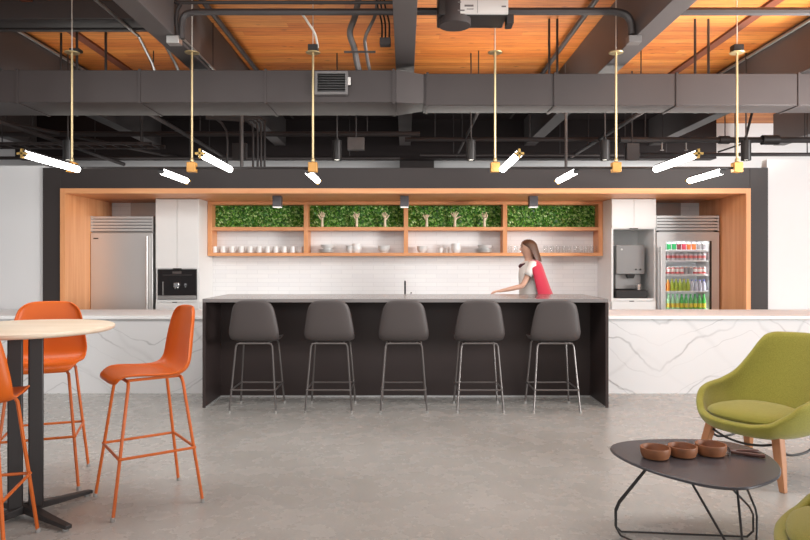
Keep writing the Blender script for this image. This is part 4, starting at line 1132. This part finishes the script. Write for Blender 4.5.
for (a, y, z) in ((-.235, -.09, 0), (.30, .09, 0)):
    b = MB()
    if y < 0: b.tube([(-.2, y, .045), (-.25, y, .045), (-.32, y, .04), (-.40, y - .004, .03)], [.042, .046, .043, .03], 14)
    else: b.tube([(.345, y, .10), (.315, y, .075), (.26, y, .05), (.19, y, .034)], [.04, .046, .043, .03], 14)
    b.build('shoe', M_shoe, wm)

# ------------------------------------------------------------------ light
def area(name, loc, tgt, sx, sy, power, col=(1, 1, 1)):
    l = bpy.data.lights.new(name, 'AREA'); l.shape = 'RECTANGLE'; l.size = sx; l.size_y = sy; l.energy = power; l.color = col
    o = bpy.data.objects.new(name, l); COL.objects.link(o); o.location = loc
    o.rotation_euler = (Vector(tgt) - Vector(loc)).to_track_quat('-Z', 'Y').to_euler(); return o
area('window_daylight_right', (17, -3.2, 2.9), (-1.0, 7.5, 1.2), 4.4, 3.2, 2500, (1, .99, .975))
area('window_daylight_behind', (-1.0, -3.2, 2.2), (0, 7, 1.5), 9, 2.8, 150, (1, .99, .975))
area('overhead_fill', (0, 4.2, 3.5), (0, 5.4, 0), 9, 1.4, 200, (1, .99, .97))  # added overhead fill without a fixture, brightens counter tops and floor
for nm, x, p in (('left', -2.3, 20), ('right', 2.3, 54)):
    o = area('deck_fill_' + nm, (x, 8.3, 2.62), (x, 7.9, 4.2), 4.4, .3, p, (1, .96, .88)); o.data.spread = R(120)  # added fill hidden on the kitchen roof, brightens the timber deck
area('rear_wall_fill_left', (-3.4, 10.9, 2.3), (-3.4, 12.8, 3.2), 5, .8, 22, (1, .98, .95))  # three added fills hidden behind the kitchen box, lighting the rear wall
area('rear_wall_fill_right', (5.4, 10.6, 2.3), (6.0, 12.8, 3.2), 4, .8, 60, (1, .98, .95))
area('rear_wall_fill_middle', (1.5, 10.9, 2.3), (1.5, 12.8, 3.2), 4, .8, 18, (1, .98, .95))
o = area('right_beam_fill', (5.1, 5.6, 1.8), (3.6, 5.9, 3.6), .5, .5, 170, (1, .97, .93)); o.data.spread = R(125)  # unseen uplight added to lighten the right beams and deck
def spot(name, loc, tgt, power, ang, blend=.6, size=.05, col=(1, .97, .92)):
    l = bpy.data.lights.new(name, 'SPOT'); l.energy = power; l.spot_size = R(ang); l.spot_blend = blend; l.shadow_soft_size = size; l.color = col
    o = bpy.data.objects.new(name, l); COL.objects.link(o); o.location = loc
    o.rotation_euler = (Vector(tgt) - Vector(loc)).to_track_quat('-Z', 'Y').to_euler(); return o
for px in (277.5, 404.5, 533):
    x = (px - 405) * 8.3 / FOC; spot('box_spot_beam', (x, 8.3, 2.11), (x, 8.5, 0), 24, 110, .8, .05, (.95, .97, 1))
for px in (471, 605, 746, 337, 68):
    x, _, z = at(px, 161.5, 8.5); spot('downlight_beam', (x, 8.5, z - .01), (x, 8.1, 0), 45, 90)
w = bpy.data.worlds.new('World'); scene.world = w; w.use_nodes = True
w.node_tree.nodes['Background'].inputs['Color'].default_value = (.97, .98, 1, 1)
w.node_tree.nodes['Background'].inputs['Strength'].default_value = .27

# ------------------------------------------------------------------ camera
cd = bpy.data.cameras.new('camera'); cam = bpy.data.objects.new('camera', cd); COL.objects.link(cam)
cd.sensor_width = 36; cd.lens = 36 * FOC / 810; cd.shift_y = -8 / 810
cam.location = (0, 0, EYE); cam.rotation_euler = (PI / 2, 0, 0)
cd.clip_start = .05
scene.camera = cam
vs = scene.view_settings
vs.view_transform = 'Standard'; vs.look = 'None'; vs.gamma = 1; vs.use_curve_mapping = False
vs.exposure = 0.02
